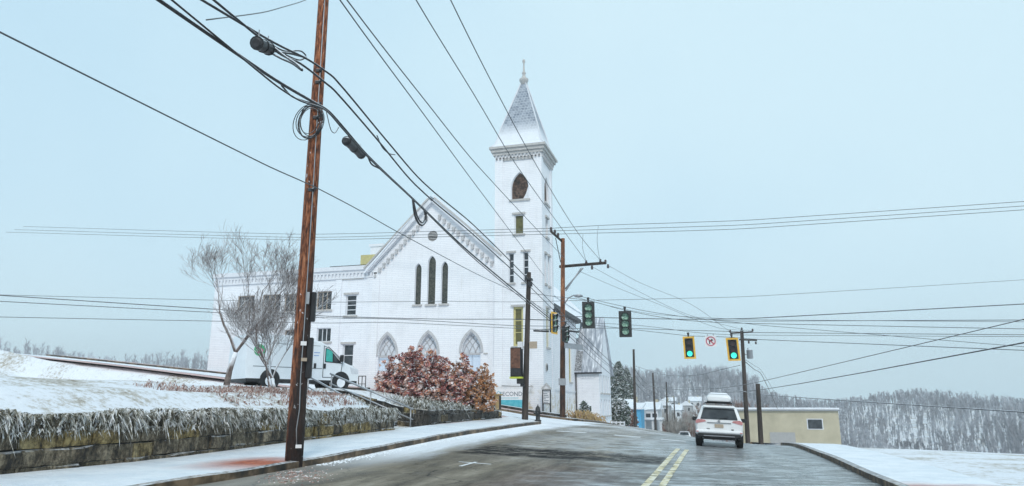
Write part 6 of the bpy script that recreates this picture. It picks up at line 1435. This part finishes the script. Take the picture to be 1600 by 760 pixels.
zt = F(994, 640, 112).z; mb = MB(); mb.add([(hx0 - .3, 111.6, zt), (hx1 + .9, 111.6, zt), (hx1 + .9, 117.2, zt + .8), (hx0 - .3, 117.2, zt + .8), (hx0 - .3, 111.6, zt + .25), (hx1 + .9, 111.6, zt + .25), (hx1 + .9, 117.2, zt + 1.05), (hx0 - .3, 117.2, zt + 1.05)], [(0, 1, 2, 3), (7, 6, 5, 4), (0, 4, 5, 1), (1, 5, 6, 2), (2, 6, 7, 3), (3, 7, 4, 0)]); th.part(mb, 'roof', 'roofsnow')
th, x0, x1, ze, zb = house('porch_house', 1008, 1028, 128, 640, 628, 'whiteside', 'white house with a columned porch between the slim hill poles', 9, 2, 'gable')
mb = MB(); mb.box2(x0 - 1.5, x1 + 1, 124.5, 127.9, F(1018, 656, 125).z, F(1018, 653, 125).z); th.part(mb, 'porch_roof', 'roofsnow')
for k in range(4): x = lerp(x0 - 1.2, x1 + .7, k / 3); mb = MB(); mb.box2(x - .15, x + .15, 124.8, 125.1, zb, F(1018, 656, 125).z - .01); th.part(mb, 'porch_column', 'whiteside')
house('grey_house', 1026, 1046, 170, 634, 624, 'greyside', 'grey house with a snowy roof behind the third hill pole', 9, 2, 'front')
house('small_house', 1048, 1064, 215, 641, 632, 'whiteside', 'small white house far down the hill right of the slim poles', 9, 2, 'gable')
house('far_house', 1062, 1082, 255, 634, 627, 'greyside', 'distant grey house in line with the left mirror of the SUV', 10, 2, 'front')
house('far_cottage', 1078, 1096, 290, 627, 620, 'whiteside', 'distant white cottage just left of the roof box', 10, 2, 'gable')
house('valley_house', 1040, 1056, 310, 627, 621, 'whiteside', 'distant white house in the woods above the slim poles', 10, 2, 'gable')
house('valley_cottage', 1100, 1120, 300, 630, 622, 'greyside', 'distant grey cottage right behind the roof box', 10, 2, 'front')
# beige building right
s_ = 104; a = F(1150, 650, s_); th = Thing('beige_building', (a.x + 12, s_, -5), 'flat-roofed beige block building right of the SUV', 'building')
zt = F(1160, 640, s_).z; mb = MB(); mb.box2(a.x, a.x + 13, s_, s_ + 16, -8, zt); th.part(mb, 'wall', 'beige')
mb = MB(); mb.box2(a.x - .15, a.x + 13.15, s_ - .15, s_ + 16, zt, zt + .22); th.part(mb, 'roof', 'roofsnow')
mb = MB(); mb.box2(a.x + 4.2, a.x + 7.4, s_ - .06, s_ + .02, -6.5, zt - 3.0); th.part(mb, 'roller_door', 'greyside')
mb = MB(); mb.box2(a.x - .1, a.x + 13.1, s_ - .3, s_ - .16, zt - .2, zt - .02); mb.box2(a.x + .3, a.x + .42, s_ - .2, s_ - .06, -6.5, zt - .2); th.part(mb, 'gutter', 'chrome')
for k in range(1): mb = MB(); mb.box2(a.x + 9 + k * 5, a.x + 11 + k * 5, s_ - .05, s_ + .02, zt - 2.6, zt - 1.2); w_ = th.part(mb, 'window', 'trim'); mb = MB(); mb.box2(a.x + 9.12 + k * 5, a.x + 10.88 + k * 5, s_ - .07, s_ - .051, zt - 2.5, zt - 1.3); th.part(mb, 'pane', 'glass', w_)
# snowy round shrub + white fence
def evergreen_ball(loc, rx, rz_, label, seed, mt='needle', n=900, cat='shrub', name='evergreen_shrub'):
    rr = random.Random(seed); th = Thing(name, loc, label, cat); v = Vector(loc); mbl, mbn = MB(), MB()
    for k in range(n):
        a = rr.uniform(0, 6.28); u = rr.uniform(-.6, 1); rad = rr.uniform(.6, 1.05) * (1 + .15 * math.sin(a * 3 + seed)); q = v + Vector((math.cos(a) * rx * math.sqrt(max(.05, 1 - u * u)) * rad, math.sin(a) * rx * math.sqrt(max(.05, 1 - u * u)) * rad, rz_ * (.55 + .5 * u * rad)))
        leafclump(mbl, q, .28, 6, rr, .2)
        if rr.random() < .42: leafclump(mbn, q + Vector((0, 0, .14)), .22, 4, rr, .15)
    m_ = MB(); m_.tube([v - Vector((0, 0, .3)), v + Vector((0, 0, rz_ * .5))], .12, 6); th.part(m_, 'trunk', 'bark_dark'); th.part(mbl, 'foliage', mt); th.part(mbn, 'snow_cover', 'snow')
q = F(967, 655, 97); evergreen_ball((q.x, q.y, zs(q.x, q.y)), 1.6, 4.1, 'big snow-laden evergreen shrub at the far corner of the church', 4, n=520)
q = F(981, 658, 99); evergreen_ball((q.x, q.y, zs(q.x, q.y)), 1.15, 3.4, 'brownish snow-flecked shrub right of the snow-laden evergreen', 6, 'browntree', n=260)
th = Thing('white_fence', (F(966, 668, 93).x, 93, zs(-12, 93)), 'short white rail fence at the foot of the snow-laden evergreen', 'fence')
x0 = F(957, 668, 93).x; x1 = F(976, 668, 93).x; zf = zs(x0, 93)
for k in range(4): x = lerp(x0, x1, k / 3); mb = MB(); mb.box2(x - .07, x + .07, 92.93, 93.07, zf - .3, zf + .95); th.part(mb, 'post', 'trim')
for z in (.45, .82): mb = MB(); mb.box2(x0, x1, 92.9, 92.928, zf + z - .07, zf + z + .07); th.part(mb, 'rail', 'trim')
# plants at transept foot
rr = random.Random(21); 
for i, (px_, sx, hh, lb) in enumerate(((907, 62, 1.0, 'tallest straw-coloured clump'), (918, 64, .8, 'middle straw-coloured clump'), (929, 67, .7, 'right-hand straw-coloured clump'))):
    q = F(px_, 655, sx); zb = zs(q.x, sx); mb = MB()
    def f4(rr, q=q, zb=zb, sx=sx): return Vector((q.x + rr.gauss(0, .35), sx + rr.gauss(0, .35), zb)), Vector((0, 0, 0))
    blades(260, f4, hh * .8, .5, mb, rr, .035)
    tag(mb.build('dead_plant', 'straw'), lb + ' at the foot of the transept', 'plant', 'dead plants beside the church')
q = F(913, 640, 68); evergreen_ball((q.x, q.y, zs(q.x, q.y) - .3), .45, 2.1, 'small dark conical shrub against the transept wall', 8, n=90)
# conifers
def conifer(loc, h, rad, label, seed, group=None):
    rr = random.Random(seed); v = Vector(loc); th = Thing('conifer', v, label, 'tree', group); m_ = MB(); m_.tube([v - Vector((0, 0, .5)), v + Vector((0, 0, h))], [h * .018 + .05, .02], 6); th.part(m_, 'trunk', 'bark_dark')
    mbl = MB(); n_ = int(h * 22)
    for k in range(n_):
        f = (k / n_) ** .8; z = h * (.12 + .88 * f); L = rad * (1 - f) ** .7 * rr.uniform(.5, 1.35) + .15; a = rr.uniform(0, 6.28); d = Vector((math.cos(a), math.sin(a), -.22)); q = v + Vector((0, 0, z))
        for j in range(5):
            c_ = q + d * L * (j + .6) / 5; leafclump(mbl, c_, .22 + .05 * L, 4, rr, .26)
    th.part(mbl, 'crown', 'needle')
for i, (px_, s_, ytop, rad, lb) in enumerate(((969, 140, 566, 3.0, 'tallest frosted conifer above the snow-roofed house'), (981, 150, 577, 3.0, 'middle frosted conifer above the snow-roofed house'), (958, 145, 580, 2.8, 'left frosted conifer at the edge of the church'))):
    q = F(px_, 640, s_); zb = zs(q.x, s_); tz = F(px_, ytop, s_).z; conifer((q.x, s_, zb), tz - zb, rad * 1.15, lb, 30 + i, 'frosted conifers behind the house')
# bare street and valley trees
def simple_tree(px_, s_, ytop, label, seed, mt, group=None, depth=5):
    q = F(px_, 640, s_); zb = zs(q.x, s_); tz = F(px_, ytop, s_).z
    bare_tree((q.x, s_, zb), (tz - zb) * .92, label, seed, depth, mt, r0=.16, spread=.5, kids=(3, 4), group=group, rmin=.03 if s_ < 180 else .045)
g_ = 'bare trees down the hill'
simple_tree(1118, 128, 604, 'brown bare tree rising behind the left end of the beige building', 40, 'browntree', g_, 5)
simple_tree(1134, 132, 600, 'brown bare tree above the middle of the SUV and beige building', 41, 'browntree', g_, 5)
simple_tree(1150, 130, 606, 'brown bare tree just left of the transformer pole', 42, 'browntree', g_, 5)
simple_tree(1172, 135, 611, 'brown bare tree right of the transformer pole', 43, 'browntree', g_, 5)
simple_tree(1058, 150, 628, 'frosted bare tree right of the slim hill poles', 44, 'greytree', g_, 5)
simple_tree(1048, 138, 640, 'short frosted bare tree at the third slim pole', 45, 'greytree', g_, 5)
simple_tree(1072, 170, 632, 'frosted bare tree above the far snow-covered car', 46, 'greytree', g_, 5)
simple_tree(1004, 150, 606, 'frosted bare tree behind the blue house front', 47, 'greytree', g_, 5)
simple_tree(1090, 190, 626, 'frosted bare tree left of the roof box', 48, 'greytree', g_, 5)
simple_tree(1030, 200, 612, 'frosted bare tree above the grey house', 49, 'greytree', g_, 5)
for i, (px_, s_, yt, d_) in enumerate(((1052, 125, 644, 'rightmost of the slim poles'), (1035, 134, 650, 'gap between the second and third slim poles'), (1064, 145, 640, 'far snow-covered car'), (1078, 150, 642, 'left side of the SUV'), (1012, 132, 652, 'steps of the porch house'), (1084, 220, 622, 'roof box, high on the slope'), (1098, 240, 616, 'roof box, highest on the slope'), (1046, 230, 618, 'third slim pole, up the slope'))):
    simple_tree(px_, s_, yt, 'frosted leafless tree beside the ' + d_, 60 + i, 'browntree' if i % 2 else 'greytree', g_, 5)
# far wood on the hills: one mass
rr = random.Random(77); mb = MB()
def spiky(v, h):
    n_ = 13; mb.tube([v, v + Vector((0, 0, h * .9))], [.16, .04], 3, False)
    for k in range(n_):
        z = h * rr.uniform(.25, .8); a = rr.uniform(0, 6.28); L = h * rr.uniform(.2, .38) * (1.1 - z / h * .5); d = Vector((math.cos(a) * .5, math.sin(a) * .5, .85)).normalized(); q = v + Vector((0, 0, z)); e = q + d * L
        sd = Vector((-math.sin(a), math.cos(a), 0)) * .15
        w2 = Vector((math.cos(a + 1) * .5, math.sin(a + 1) * .5, .8)).normalized() * L * .5
        mb.add([q - sd * 1.3, q + sd * 1.3, e], [(0, 1, 2)]); m1 = q.lerp(e, .45); mb.add([m1 - sd, m1 + sd, m1 + w2], [(0, 1, 2)])
        w3 = Vector((math.cos(a - 1.2) * .5, math.sin(a - 1.2) * .5, .8)).normalized() * L * .5; m1 = q.lerp(e, .3); mb.add([m1 - sd, m1 + sd, m1 + w3], [(0, 1, 2)])
cnt = 0
while cnt < 8500:
    az = rr.uniform(5, 40) if rr.random() < .8 else rr.uniform(-40, -12); rdist = rr.uniform(300, 500) if rr.random() < .82 else rr.uniform(210, 300); A = math.radians(az) - YAW
    if -12 < az < 5: continue
    x, y = rdist * math.sin(A), rdist * math.cos(A)
    if abs(x) < 8 and y < 262: continue
    h = rr.uniform(6, 15) * (1 + .22 * math.sin(x * .06)) * (1 if rdist > 300 else .8) * (.62 if az > 19 else 1); spiky(Vector((x, y, zs(x, y) - .3)), h); cnt += 1
tag(mb.build('far_wood', 'fartree'), 'snow-dusted leafless wood covering the hills beyond the town', 'wood', kind='stuff')

# ------------------------------------------------------------------ haze
m, t, b = new_mat('haze'); t.nodes.remove(b); o_ = [n for n in t.nodes if n.type == 'OUTPUT_MATERIAL'][0]; pv = t.nodes.new('ShaderNodeVolumePrincipled')
pv.inputs['Color'].default_value = (.95, .98, 1, 1); pv.inputs['Density'].default_value = .0008; pv.inputs['Anisotropy'].default_value = 0
t.links.new(pv.outputs[0], o_.inputs['Volume']); M['haze'] = m
mb = MB(); mb.box2(-720, 720, -720, 720, -60, 60); hz_ = mb.build('haze', 'haze'); hz_['kind'] = 'stuff'
